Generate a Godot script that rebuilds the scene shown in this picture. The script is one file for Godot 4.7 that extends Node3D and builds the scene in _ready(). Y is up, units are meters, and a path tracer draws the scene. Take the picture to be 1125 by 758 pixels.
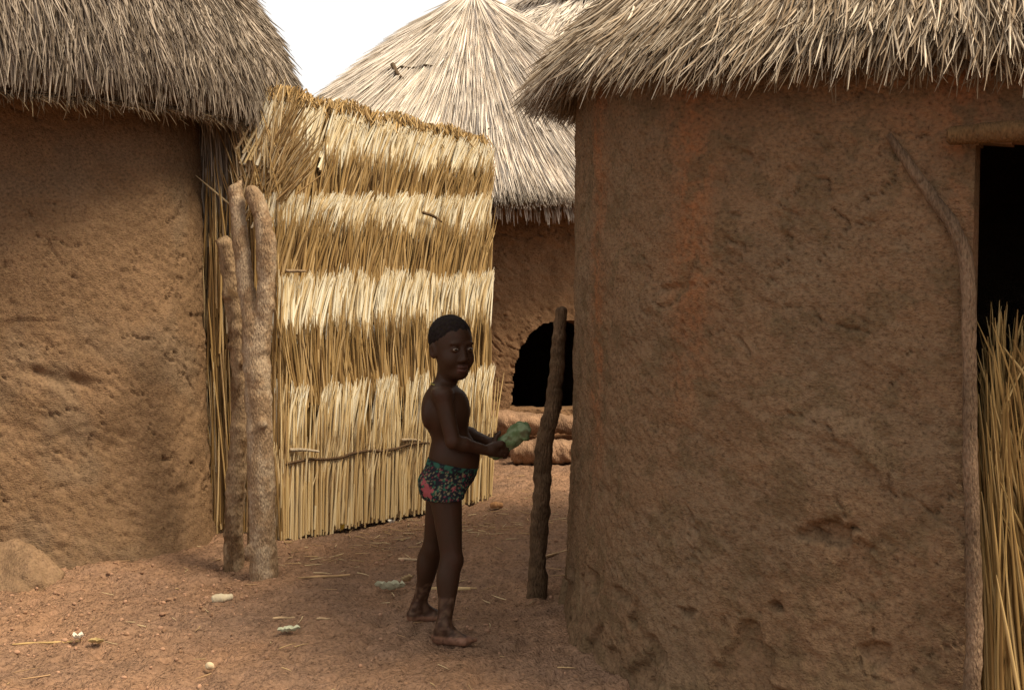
extends Node3D

const TAU_D := 360.0
var rng := RandomNumberGenerator.new()
var n_big := FastNoiseLite.new()
var n_mid := FastNoiseLite.new()
var n_fine := FastNoiseLite.new()
var n_pit := FastNoiseLite.new()
var n_crack := FastNoiseLite.new()
var taken := {}
var M := {}
var straws := []
const LEFT_C := Vector2(-3.28, -6.54)
const LEFT_U := Vector2(0.915, -0.404)
const RIGHT_C := Vector2(2.03, -4.90)
const FAR_C := Vector2(-0.33, -11.0)
const BACK_C := Vector2(1.55, -16.2)


func _ready() -> void:
	setup_view()
	for a in [[n_big, 1.3, 11], [n_mid, 6.0, 12], [n_fine, 26.0, 13], [n_pit, 17.0, 14], [n_crack, 3.2, 15]]:
		var f: FastNoiseLite = a[0]
		f.noise_type = FastNoiseLite.TYPE_SIMPLEX_SMOOTH
		f.frequency = a[1]
		f.seed = a[2]
		f.fractal_type = FastNoiseLite.FRACTAL_FBM
		f.fractal_octaves = 3
	n_pit.fractal_octaves = 1
	n_crack.fractal_octaves = 2
	materials()
	make_straws()
	build_ground()
	build_left_hut()
	build_right_hut()
	build_far_hut()
	build_back_hut()
	build_fence()
	build_posts()
	build_child()
	build_litter()


func setup_view() -> void:
	var cam := Camera3D.new()
	cam.name = "camera"
	cam.position = Vector3(0, 1.3, 0)
	cam.rotation.x = -atan(79.0 / 1400.0)
	cam.fov = rad_to_deg(2.0 * atan(379.0 / 1400.0))
	cam.near = 0.05
	cam.far = 2000.0
	add_child(cam)
	cam.current = true
	var env := Environment.new()
	env.background_mode = Environment.BG_SKY
	var sm := ProceduralSkyMaterial.new()
	sm.sky_top_color = Color(0.99, 0.98, 0.955)
	sm.sky_horizon_color = Color(0.95, 0.945, 0.94)
	sm.sky_curve = 0.35
	sm.ground_horizon_color = Color(0.62, 0.48, 0.36)
	sm.ground_bottom_color = Color(0.5, 0.36, 0.26)
	sm.sun_angle_max = 1.0
	var sky := Sky.new()
	sky.sky_material = sm
	env.sky = sky
	env.background_energy_multiplier = 0.85
	env.tonemap_mode = Environment.TONE_MAPPER_LINEAR
	env.tonemap_exposure = 1.35
	env.sdfgi_enabled = true
	env.ssao_enabled = true
	env.ssil_enabled = true
	var we := WorldEnvironment.new()
	we.name = "world_environment"
	we.environment = env
	add_child(we)
	var sun := DirectionalLight3D.new()
	sun.name = "sun"
	sun.light_energy = 1.4
	sun.light_angular_distance = 22.0
	sun.light_color = Color(1.0, 0.935, 0.82)
	sun.shadow_enabled = true
	add_child(sun)
	sun.look_at_from_position(Vector3(9.0, 14.3, 4.3), Vector3.ZERO, Vector3.UP)


# ---------------------------------------------------------------- helpers
func numbered(called: String) -> String:
	if not taken.has(called):
		taken[called] = 0
		return called
	taken[called] += 1
	return "%s_%03d" % [called, taken[called]]


func tag(o: Node, label: String, category: String, group := "") -> void:
	o.set_meta("label", label)
	o.set_meta("category", category)
	if group:
		o.set_meta("group", group)


func thing(called: String, label: String, category: String, at := Vector3.ZERO, group := "") -> Node3D:
	var o := Node3D.new()
	o.name = numbered(called)
	o.position = at
	add_child(o)
	tag(o, label, category, group)
	return o


func obj(called: String, mesh: Mesh, mat: Material, parent: Node = null) -> MeshInstance3D:
	var o := MeshInstance3D.new()
	o.name = called if parent else numbered(called)
	o.mesh = mesh
	o.material_override = mat
	if parent:
		parent.add_child(o, true)
	else:
		add_child(o, true)
	return o


func noise_tex(freq: float, seed_: int, ramp: Array, kind := FastNoiseLite.TYPE_SIMPLEX_SMOOTH, octaves := 4, size := 512) -> NoiseTexture2D:
	var f := FastNoiseLite.new()
	f.noise_type = kind
	f.frequency = freq
	f.seed = seed_
	f.fractal_octaves = octaves
	var t := NoiseTexture2D.new()
	t.width = size
	t.height = size
	t.seamless = true
	t.noise = f
	if ramp.size():
		var g := Gradient.new()
		g.offsets = PackedFloat32Array(ramp.map(func(e): return e[0]))
		g.colors = PackedColorArray(ramp.map(func(e): return e[1]))
		t.color_ramp = g
	return t


func grey(v: float) -> Color:
	return Color(v, v, v)


func rough(color: Color, vertex := false, r := 1.0) -> StandardMaterial3D:
	var m := StandardMaterial3D.new()
	m.albedo_color = color
	m.roughness = r
	m.metallic_specular = 0.15
	m.vertex_color_use_as_albedo = vertex
	m.cull_mode = BaseMaterial3D.CULL_DISABLED
	return m


func earth(scale: float, relief: float, seed_: int) -> StandardMaterial3D:
	var m := rough(Color.WHITE, true)
	m.metallic_specular = 0.1
	m.albedo_texture = noise_tex(0.03, seed_, [[0.0, Color(0.42, 0.40, 0.40)], [0.22, Color(0.66, 0.64, 0.63)], [0.36, Color(0.86, 0.85, 0.84)], [0.6, Color(0.92, 0.91, 0.90)], [0.8, Color(1.0, 0.98, 0.95)], [1.0, Color(1.0, 1.0, 1.0)]], FastNoiseLite.TYPE_SIMPLEX_SMOOTH, 6, 1024)
	m.heightmap_enabled = true
	m.heightmap_texture = noise_tex(0.05, seed_ + 1, [], FastNoiseLite.TYPE_SIMPLEX_SMOOTH, 5, 1024)
	m.heightmap_scale = relief
	m.uv1_triplanar = true
	m.uv1_world_triplanar = true
	m.uv1_scale = Vector3.ONE * scale
	return m


func materials() -> void:
	M.mud = earth(2.3, 0.42, 3)
	M.soil = earth(1.4, 1.1, 7)
	M.straw = rough(Color.WHITE, true, 0.75)
	M.straw.metallic_specular = 0.3
	M.core = rough(Color(0.50, 0.43, 0.35))
	M.core.albedo_texture = noise_tex(0.06, 21, [[0.0, grey(0.75)], [1.0, Color.WHITE]])
	M.core.uv1_triplanar = true
	M.core.uv1_scale = Vector3(9, 1.5, 9)
	M.mat = M.core.duplicate()
	M.mat.albedo_color = Color(0.30, 0.19, 0.07).linear_to_srgb()
	M.bark = rough(Color.WHITE, true)
	M.bark.albedo_texture = noise_tex(0.04, 31, [[0.0, grey(0.5)], [0.45, grey(0.85)], [1.0, Color.WHITE]], FastNoiseLite.TYPE_SIMPLEX_SMOOTH, 6)
	M.bark.heightmap_enabled = true
	M.bark.heightmap_texture = noise_tex(0.03, 33, [], FastNoiseLite.TYPE_SIMPLEX_SMOOTH, 6)
	M.bark.heightmap_scale = 0.8
	M.bark.uv1_triplanar = true
	M.bark.uv1_world_triplanar = true
	M.bark.uv1_scale = Vector3(7, 2.2, 7)
	M.skin = rough(Color.WHITE, true, 0.55)
	M.skin.metallic_specular = 0.3
	M.cloth = rough(Color.WHITE, true, 0.9)
	M.plain = rough(Color.WHITE, true, 0.9)


func mesh_of(v: PackedVector3Array, idx: PackedInt32Array, col := PackedColorArray(), nrm := PackedVector3Array()) -> ArrayMesh:
	if nrm.is_empty():
		nrm.resize(v.size())
		for i in range(0, idx.size(), 3):
			var a := idx[i]
			var b := idx[i + 1]
			var c := idx[i + 2]
			var n := (v[c] - v[a]).cross(v[b] - v[a])
			nrm[a] += n
			nrm[b] += n
			nrm[c] += n
		for i in nrm.size():
			nrm[i] = nrm[i].normalized()
	var arr := []
	arr.resize(Mesh.ARRAY_MAX)
	arr[Mesh.ARRAY_VERTEX] = v
	arr[Mesh.ARRAY_NORMAL] = nrm
	arr[Mesh.ARRAY_INDEX] = idx
	if col.size():
		arr[Mesh.ARRAY_COLOR] = col
	var m := ArrayMesh.new()
	m.add_surface_from_arrays(Mesh.PRIMITIVE_TRIANGLES, arr)
	return m


func spline(pts: Array, t: float):
	# Catmull-Rom through pts (Vector3 or float), t in 0..1
	var n := pts.size() - 1
	var f := clampf(t, 0.0, 1.0) * n
	var i := mini(int(f), n - 1)
	var u := f - i
	var p1 = pts[i]
	var p2 = pts[i + 1]
	var p0 = pts[i - 1] if i > 0 else p1 + (p1 - p2)
	var p3 = pts[i + 2] if i + 2 <= n else p2 + (p2 - p1)
	return (p1 * 2.0 + (p2 - p0) * u + (p0 * 2.0 - p1 * 5.0 + p2 * 4.0 - p3) * (u * u) + (p1 * 3.0 - p0 - p2 * 3.0 + p3) * (u * u * u)) * 0.5


func tube(pts: Array, radii: Array, sides: int, rings: int, lump: float, color: Color, vary: float, seed_: int) -> ArrayMesh:
	var v := PackedVector3Array()
	var c := PackedColorArray()
	var ix := PackedInt32Array()
	var off := Vector3(seed_ * 3.7, seed_ * 1.3, seed_ * 2.1)
	var total := rings + 4
	for k in total + 1:
		# rounded ends
		var t := clampf(float(k - 2) / rings, 0.0, 1.0)
		var shrink := 1.0
		var push := 0.0
		if k < 2:
			shrink = [0.02, 0.72][k]
			push = [-0.45, -0.3][k]
		elif k > total - 2:
			shrink = [0.72, 0.02][k - total + 1]
			push = [0.3, 0.45][k - total + 1]
		var p: Vector3 = spline(pts, t)
		var d: Vector3 = (spline(pts, minf(t + 0.01, 1.0)) - spline(pts, maxf(t - 0.01, 0.0))).normalized()
		var r: float = spline(radii, t)
		var sx := d.cross(Vector3(0.3, 0.1, 1.0)).normalized()
		var sz := sx.cross(d)
		p += d * r * push
		for j in sides:
			var a := TAU * j / sides
			var dir := sx * cos(a) + sz * sin(a)
			var q := p + dir * r
			var nz := n_mid.get_noise_3dv(q * 2.0 + off) * 0.6 + n_fine.get_noise_3dv(q * 1.6 + off) * 0.4
			v.append(p + dir * r * shrink * (1.0 + lump * nz))
			var tone := 1.0 + vary * n_mid.get_noise_3dv(q * Vector3(1.5, 0.7, 1.5) + off)
			c.append(Color(color.r * tone, color.g * tone, color.b * tone))
	for k in total:
		for j in sides:
			var a := k * sides + j
			var b := k * sides + (j + 1) % sides
			ix.append_array([a, b, a + sides, b, b + sides, a + sides])
	return mesh_of(v, ix, c)


# ------------------------------------------------ distance-field mesher (surface nets)
class Field:
	var o: Vector3
	var h: float
	var nx: int
	var ny: int
	var nz: int
	var d := PackedFloat32Array()

	func _init(lo: Vector3, hi: Vector3, cell: float) -> void:
		o = lo
		h = cell
		nx = int((hi.x - lo.x) / cell) + 2
		ny = int((hi.y - lo.y) / cell) + 2
		nz = int((hi.z - lo.z) / cell) + 2
		d.resize(nx * ny * nz)
		d.fill(1.0)

	func span(lo: Vector3, hi: Vector3) -> Array:
		return [maxi(0, int((lo.x - o.x) / h)), mini(nx - 1, int((hi.x - o.x) / h) + 1), maxi(0, int((lo.y - o.y) / h)), mini(ny - 1, int((hi.y - o.y) / h) + 1), maxi(0, int((lo.z - o.z) / h)), mini(nz - 1, int((hi.z - o.z) / h) + 1)]

	func put(i: int, s: float, k: float) -> void:
		var a := d[i]
		if k <= 0.0:
			d[i] = minf(a, s)
			return
		var e := maxf(k - absf(a - s), 0.0) / k
		d[i] = minf(a, s) - e * e * k * 0.25

	func cap(a: Vector3, b: Vector3, ra: float, rb: float, k := 0.02) -> void:
		var m := maxf(ra, rb) + k + h * 3.0
		var mv := Vector3(m, m, m)
		var s := span(a.min(b) - mv, a.max(b) + mv)
		var ab := b - a
		var l2 := maxf(ab.length_squared(), 1e-9)
		for z in range(s[4], s[5] + 1):
			for y in range(s[2], s[3] + 1):
				for x in range(s[0], s[1] + 1):
					var p := o + Vector3(x, y, z) * h
					var t := clampf((p - a).dot(ab) / l2, 0.0, 1.0)
					put((z * ny + y) * nx + x, (p - a - ab * t).length() - lerpf(ra, rb, t), k)

	func ell(c: Vector3, r: Vector3, k := 0.02, turn := Basis.IDENTITY, cut := false) -> void:
		var m := maxf(r.x, maxf(r.y, r.z)) + k + h * 3.0
		var mv := Vector3(m, m, m)
		var s := span(c - mv, c + mv)
		var inv := turn.inverse()
		for z in range(s[4], s[5] + 1):
			for y in range(s[2], s[3] + 1):
				for x in range(s[0], s[1] + 1):
					var p := inv * (o + Vector3(x, y, z) * h - c)
					var k0 := (p / r).length()
					var k1 := (p / (r * r)).length()
					var e := k0 * (k0 - 1.0) / maxf(k1, 1e-6) if k0 > 1e-4 else -minf(r.x, minf(r.y, r.z))
					var i := (z * ny + y) * nx + x
					if cut:
						d[i] = -d[i]
						put(i, e, k)
						d[i] = -d[i]
					else:
						put(i, e, k)

	func half(n: Vector3, at: Vector3) -> void:
		# keep only the side that n points away from
		for z in nz:
			for y in ny:
				for x in nx:
					var i := (z * ny + y) * nx + x
					d[i] = maxf(d[i], (o + Vector3(x, y, z) * h - at).dot(n))

	func bump(f: FastNoiseLite, amount: float, scale: float) -> void:
		for z in nz:
			for y in ny:
				for x in nx:
					var i := (z * ny + y) * nx + x
					if absf(d[i]) < 0.08:
						d[i] += f.get_noise_3dv((o + Vector3(x, y, z) * h) * scale) * amount

	func nets(v: PackedVector3Array, ix: PackedInt32Array) -> void:
		var at := PackedInt32Array()
		at.resize(nx * ny * nz)
		at.fill(-1)
		var step := [0, 1, nx, nx + 1, nx * ny, nx * ny + 1, nx * ny + nx, nx * ny + nx + 1]
		var corner := [Vector3(0, 0, 0), Vector3(1, 0, 0), Vector3(0, 1, 0), Vector3(1, 1, 0), Vector3(0, 0, 1), Vector3(1, 0, 1), Vector3(0, 1, 1), Vector3(1, 1, 1)]
		var edges := [[0, 1], [2, 3], [4, 5], [6, 7], [0, 2], [1, 3], [4, 6], [5, 7], [0, 4], [1, 5], [2, 6], [3, 7]]
		for z in nz - 1:
			for y in ny - 1:
				for x in nx - 1:
					var i := (z * ny + y) * nx + x
					if absf(d[i]) > 6.0 * h:
						continue
					var inside := 0
					for k in 8:
						if d[i + step[k]] < 0.0:
							inside += 1
					if inside == 0 or inside == 8:
						continue
					var sum := Vector3.ZERO
					var n := 0
					for e in edges:
						var da := d[i + step[e[0]]]
						var db := d[i + step[e[1]]]
						if (da < 0.0) != (db < 0.0):
							sum += corner[e[0]].lerp(corner[e[1]], da / (da - db))
							n += 1
					at[i] = v.size()
					v.append(o + (Vector3(x, y, z) + sum / n) * h)
		var sx := 1
		var sy := nx
		var sz := nx * ny
		for z in range(1, nz - 1):
			for y in range(1, ny - 1):
				for x in range(1, nx - 1):
					var i := (z * ny + y) * nx + x
					if absf(d[i]) > 6.0 * h:
						continue
					var neg := d[i] < 0.0
					for ax in [[sx, sy, sz], [sy, sz, sx], [sz, sx, sy]]:
						if (d[i + ax[0]] < 0.0) == neg:
							continue
						var q := [at[i], at[i - ax[1]], at[i - ax[1] - ax[2]], at[i - ax[2]]]
						if q.min() < 0:
							continue
						if neg:
							ix.append_array([q[0], q[2], q[1], q[0], q[3], q[2]])
						else:
							ix.append_array([q[0], q[1], q[2], q[0], q[2], q[3]])


# ---------------------------------------------------------------- straw
func make_straws() -> void:
	# unit straws: length 1 along +Y from the root, radius 1, bent towards +X by so many radii
	for bend in [0.0, 5.0, -5.0, 10.0, -9.0]:
		straws.append(straw_mesh(bend, 3))


func straw_mesh(bend: float, seg: int) -> ArrayMesh:
	var v := PackedVector3Array()
	var n := PackedVector3Array()
	var ix := PackedInt32Array()
	var sides := 4
	for k in seg + 1:
		var t := float(k) / seg
		var r := lerpf(1.0, 0.72, t) if k < seg else 0.18
		var x := bend * t * t
		for j in sides:
			var a := TAU * j / sides
			v.append(Vector3(x + cos(a) * r, t, sin(a) * r))
			n.append(Vector3(cos(a), 0.0, sin(a)))
	for k in seg:
		for j in sides:
			var a := k * sides + j
			var b := k * sides + (j + 1) % sides
			ix.append_array([a, b, a + sides, b, b + sides, a + sides])
	return mesh_of(v, ix, PackedColorArray(), n)


class Bundle:
	# straws waiting to be laid: lists of transforms and colours for each straw variant
	var tf := [[], [], [], [], []]
	var col := [[], [], [], [], []]

	func lay(which: int, root: Vector3, dir: Vector3, out: Vector3, length: float, radius: float, c: Color, thin := 1.0) -> void:
		var y := dir.normalized()
		var z := out.cross(y).normalized()
		var x := y.cross(z)
		tf[which].append(Transform3D(Basis(x * radius * thin, y * length, z * radius), root))
		col[which].append(c)


func lay_down(b: Bundle, called: String, parent: Node) -> void:
	for k in 5:
		if b.tf[k].is_empty():
			continue
		var mm := MultiMesh.new()
		mm.transform_format = MultiMesh.TRANSFORM_3D
		mm.use_colors = true
		mm.mesh = straws[k]
		mm.instance_count = b.tf[k].size()
		for i in b.tf[k].size():
			mm.set_instance_transform(i, b.tf[k][i])
			mm.set_instance_color(i, b.col[k][i])
		var o := MultiMeshInstance3D.new()
		o.name = called
		o.multimesh = mm
		o.material_override = M.straw
		o.set_meta("kind", "stuff")
		parent.add_child(o, true)


func tone(palette: Array, spread := 0.18) -> Color:
	var c: Color = palette[rng.randi() % palette.size()]
	var f := 1.0 + rng.randf_range(-spread, spread)
	return Color(c.r * f, c.g * f, c.b * f)


const WEATHERED := [Color(0.30, 0.235, 0.17), Color(0.42, 0.345, 0.26), Color(0.22, 0.16, 0.105), Color(0.58, 0.49, 0.38), Color(0.13, 0.09, 0.055), Color(0.34, 0.265, 0.19), Color(0.17, 0.12, 0.075)]
const GREYED := [Color(0.25, 0.20, 0.155), Color(0.33, 0.27, 0.215), Color(0.18, 0.14, 0.105), Color(0.40, 0.335, 0.27), Color(0.12, 0.09, 0.062)]
const BLEACHED := [Color(0.56, 0.49, 0.42), Color(0.63, 0.56, 0.49), Color(0.50, 0.43, 0.36), Color(0.60, 0.52, 0.45), Color(0.65, 0.58, 0.51), Color(0.58, 0.51, 0.44), Color(0.40, 0.33, 0.26)]
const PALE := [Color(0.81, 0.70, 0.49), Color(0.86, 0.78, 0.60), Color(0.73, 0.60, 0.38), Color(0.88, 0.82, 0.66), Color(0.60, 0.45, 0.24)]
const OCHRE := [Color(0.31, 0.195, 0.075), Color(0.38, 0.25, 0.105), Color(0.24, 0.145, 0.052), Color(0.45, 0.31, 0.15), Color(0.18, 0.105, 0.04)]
const GOLD := [Color(0.55, 0.40, 0.21), Color(0.62, 0.47, 0.27), Color(0.49, 0.34, 0.165), Color(0.68, 0.55, 0.35), Color(0.40, 0.26, 0.12)]


func along(profile: Array, s: float) -> Array:
	# point and direction on a polyline of (radius, height) at arc length s
	for i in profile.size() - 1:
		var a: Vector2 = profile[i]
		var b: Vector2 = profile[i + 1]
		var l := a.distance_to(b)
		if s <= l or i == profile.size() - 2:
			return [a + (b - a) * (s / l), (b - a) / l]
		s -= l
	return []


func roof(parent: Node3D, profile: Array, under: Array, sag: Callable, sector: Vector2, dense: int, sparse: int, lengths: Vector2, radius: float, palette: Array, fringe: int, ragged: float, messy := 0.12, swell: Variant = null) -> void:
	# profile runs from the peak down to the eave: (radius, height); local to parent
	var ring: Array = profile + under
	var v := PackedVector3Array()
	var ix := PackedInt32Array()
	var cols := 96
	for k in ring.size():
		for j in cols:
			var th := TAU * j / cols
			var p: Vector2 = ring[k]
			var r: float = maxf(p.x - 0.02, 0.0) * (1.0 + (swell.call(th) if swell else 0.0))
			var dy: float = sag.call(th)
			v.append(Vector3(sin(th) * r, p.y + dy * p.x / profile[-1].x - 0.02, cos(th) * r))
	for k in ring.size() - 1:
		for j in cols:
			var a := k * cols + j
			var b := k * cols + (j + 1) % cols
			ix.append_array([a, a + cols, b, b, a + cols, b + cols])
	obj("thatch_core", mesh_of(v, ix), M.core, parent)
	var total := 0.0
	for i in profile.size() - 1:
		total += profile[i].distance_to(profile[i + 1])
	var bundle := Bundle.new()
	var eave_r: float = profile[-1].x
	for i in dense + sparse + fringe:
		var th: float
		if i < dense or (i >= dense + sparse and rng.randf() < 0.75):
			th = rng.randf_range(sector.x, sector.y)
		else:
			th = rng.randf_range(-PI, PI)
		var is_fringe := i >= dense + sparse
		var len := rng.randf_range(lengths.x, lengths.y)
		var s: float
		if is_fringe:
			s = total - len + lerpf(-0.05, ragged, pow(rng.randf(), 1.5))
		else:
			s = total * sqrt(rng.randf()) - len * rng.randf_range(0.2, 0.95)
			s = minf(s, total - len + 0.02)
		s = maxf(s, 0.0)
		# the way the thatch lies drifts in soft locks
		var drift := n_mid.get_noise_3d(th * 1.2, s * 0.5, eave_r) * 1.2 * messy * 2.0
		var pd := along(profile, s)
		var pe := along(profile, minf(s + len, total))
		var p: Vector2 = pd[0]
		var mean: Vector2 = (pe[0] - pd[0] + (pe[1] as Vector2) * maxf(0.0, s + len - total)).normalized()
		var rad := Vector3(sin(th), 0, cos(th))
		var side := Vector3(cos(th), 0, -sin(th))
		var nrm := (rad * -mean.y + Vector3.UP * mean.x).normalized()
		var lift := rng.randf() * 0.02 * clampf(messy * 12.0, 0.5, 1.4)
		var dy: float = sag.call(th)
		var sw: float = 1.0 + (swell.call(th) if swell else 0.0)
		var at := rad * p.x * sw + Vector3.UP * (p.y + dy * p.x / eave_r) + nrm * lift
		var dir := (rad * mean.x + Vector3.UP * (mean.y + dy / total * 0.8) + side * (rng.randfn(0.0, messy) + drift) + nrm * rng.randfn(0.008, clampf(messy * 0.25, 0.008, 0.035))).normalized()
		bundle.lay(rng.randi() % 5, at, dir, nrm, len, radius * rng.randf_range(0.55, 1.35), tone(palette) * (1.0 + 0.55 * n_mid.get_noise_3dv(at * 0.7) + 0.3 * n_fine.get_noise_3dv(at * 0.5)))
	# the rough underside and the wisps that hang from the rim
	var span := int(fringe * 2.6)
	for i in span:
		var th := rng.randf_range(sector.x, sector.y) if rng.randf() < 0.8 else rng.randf_range(-PI, PI)
		var rad := Vector3(sin(th), 0, cos(th))
		var side := Vector3(cos(th), 0, -sin(th))
		var sw: float = 1.0 + (swell.call(th) if swell else 0.0)
		var dy: float = sag.call(th)
		var band := 1 if under.size() > 2 and i % 3 == 0 else 0
		var a: Vector2 = under[band]
		var b: Vector2 = under[band + 1]
		var q := rng.randf_range(0.12, 1.0) if band == 0 else rng.randf()
		var p := a.lerp(b, q)
		var dir2 := (a - b).normalized()
		var dir := rad * dir2.x + Vector3.UP * (dir2.y * 1.1) + side * rng.randfn(0.0, 0.5) + Vector3.DOWN * rng.randf_range(-0.1, 0.15)
		if i % 14 == 1:
			dir = Vector3.DOWN + rad * rng.randf_range(0.0, 0.7) + side * rng.randfn(0.0, 0.2)
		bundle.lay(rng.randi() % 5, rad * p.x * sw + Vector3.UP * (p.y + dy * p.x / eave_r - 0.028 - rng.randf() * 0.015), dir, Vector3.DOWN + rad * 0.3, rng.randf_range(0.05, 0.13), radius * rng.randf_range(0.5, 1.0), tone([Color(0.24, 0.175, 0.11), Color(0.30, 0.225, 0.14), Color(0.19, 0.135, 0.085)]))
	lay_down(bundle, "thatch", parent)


# ---------------------------------------------------------------- ground
func ground_y(x: float, z: float) -> float:
	var p := Vector2(x, z)
	var h := 0.0
	# earth banked up against the foot of the left hut and, less, of the others
	var dl := maxf(0.0, left_out(p))
	h += 0.045 * exp(-dl * dl / 0.10)
	var dr := maxf(0.0, p.distance_to(RIGHT_C) - 1.82)
	h += 0.03 * exp(-dr * dr / 0.02)
	h += 0.02 * n_big.get_noise_2d(x * 0.8, z * 0.8)
	h += 0.012 * n_mid.get_noise_2d(x * 0.6, z * 0.6)
	return h


func left_out(p: Vector2) -> float:
	var q := p - LEFT_C
	var a := absf(q.dot(LEFT_U)) / 1.58
	var b := absf(q.dot(Vector2(-LEFT_U.y, LEFT_U.x))) / 1.58
	var f := pow(pow(a, 4.5) + pow(b, 4.5), 1.0 / 4.5)
	return (f - 1.0) * 1.58


func axis(lo: float, hi: float, step: float, far: float) -> PackedFloat32Array:
	var a := PackedFloat32Array()
	var s := step
	var x := lo
	var before := []
	while x > -far:
		s *= 1.25
		x -= s
		before.append(x)
	before.reverse()
	a.append_array(PackedFloat32Array(before))
	x = lo
	while x < hi:
		a.append(x)
		x += step
	s = step
	while x < far:
		a.append(x)
		s *= 1.25
		x += s
	return a


func build_ground() -> void:
	var xs := axis(-2.6, 1.2, 0.014, 900.0)
	var zs := axis(-9.2, -3.6, 0.018, 900.0)
	var w := xs.size()
	var v := PackedVector3Array()
	var c := PackedColorArray()
	var ix := PackedInt32Array()
	for z in zs:
		for x in xs:
			var near := 1.0 if absf(x) < 4.0 and z < -2.0 and z > -13.0 else 0.0
			var y := 0.0
			var t := 1.0
			var red := 0.0
			if near > 0.0:
				y = ground_y(x, z) + 0.007 * n_fine.get_noise_2d(x, z) + 0.004 * maxf(0.0, n_pit.get_noise_2d(x * 2.3, z * 2.3))
				y += 0.007 * n_mid.get_noise_2d(x * 3.0 + 40.0, z * 3.0) - 0.014 * smoothstep(0.12, 0.4, n_mid.get_noise_2d(x * 1.5 + 80.0, z * 1.1))
				t = 1.0 + 0.22 * n_mid.get_noise_2d(x * 0.9 + 9.0, z * 1.4) + 0.16 * n_fine.get_noise_2d(x * 1.3, z * 1.3)
				red = n_big.get_noise_2d(x * 1.2 + 30.0, z * 1.2)
			v.append(Vector3(x, y, z))
			t += 0.14 * red
			c.append(Color(0.30 * t * (1.0 + 0.05 * red), 0.184 * t, 0.121 * t * (1.0 - 0.08 * red)))
	for j in zs.size() - 1:
		for i in w - 1:
			var a := j * w + i
			ix.append_array([a, a + 1, a + w, a + 1, a + w + 1, a + w])
	var g := obj("ground", mesh_of(v, ix, c), M.soil)
	g.set_meta("kind", "structure")
	# grit and crumbs of clay
	rng.seed = 5
	var pebble := SphereMesh.new()
	pebble.radius = 1.0
	pebble.height = 1.5
	pebble.radial_segments = 7
	pebble.rings = 4
	var mm := MultiMesh.new()
	mm.transform_format = MultiMesh.TRANSFORM_3D
	mm.use_colors = true
	mm.mesh = pebble
	mm.instance_count = 1900
	for i in mm.instance_count:
		var x := rng.randf_range(-2.4, 0.9)
		var z := rng.randf_range(-8.3, -3.7)
		if rng.randf() < 0.4:
			x = -2.2 + rng.randf() * 1.2
			z = -5.5 + rng.randf() * 1.2
		var r := 0.002 + 0.007 * pow(rng.randf(), 4.0)
		var b := Basis.from_euler(Vector3(rng.randf() * 6, rng.randf() * 6, rng.randf() * 6)).scaled(Vector3(r * rng.randf_range(0.7, 1.6), r, r * rng.randf_range(0.7, 1.3)))
		mm.set_instance_transform(i, Transform3D(b, Vector3(x, ground_y(x, z) + r * 0.4, z)))
		mm.set_instance_color(i, tone([Color(0.33, 0.19, 0.12), Color(0.26, 0.15, 0.09), Color(0.36, 0.21, 0.135)]))
	var o := MultiMeshInstance3D.new()
	o.name = "gravel"
	o.multimesh = mm
	o.material_override = M.plain
	add_child(o)
	tag(o, "scattered grit and clay crumbs on the bare red earth", "gravel")
	o.set_meta("kind", "stuff")
	# broken straw trodden into the earth
	var chaff := MultiMesh.new()
	chaff.transform_format = MultiMesh.TRANSFORM_3D
	chaff.use_colors = true
	chaff.mesh = straws[1]
	chaff.instance_count = 420
	for i in chaff.instance_count:
		var x := rng.randf_range(-2.3, 0.8)
		var z := rng.randf_range(-8.2, -3.8)
		if i % 2:
			var k := rng.randf()
			x = lerpf(-1.2, 0.1, k) + rng.randfn(0.15, 0.2)
			z = lerpf(-5.9, -7.2, k) + rng.randfn(0.2, 0.25)
		var a := rng.randf() * TAU
		var d := Vector3(cos(a), rng.randfn(0.0, 0.05), sin(a)).normalized()
		var side := d.cross(Vector3.UP).normalized()
		var r := rng.randf_range(0.0014, 0.003)
		chaff.set_instance_transform(i, Transform3D(Basis(side * r, d * rng.randf_range(0.02, 0.10), side.cross(d) * r), Vector3(x, ground_y(x, z) + 0.006, z)))
		chaff.set_instance_color(i, tone([Color(0.42, 0.28, 0.14), Color(0.34, 0.21, 0.11), Color(0.50, 0.37, 0.21)]))
	var ch := MultiMeshInstance3D.new()
	ch.name = "straw_chaff"
	ch.multimesh = chaff
	ch.material_override = M.straw
	add_child(ch)
	tag(ch, "bits of broken straw strewn over the trodden earth", "straw chaff")
	ch.set_meta("kind", "stuff")


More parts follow.
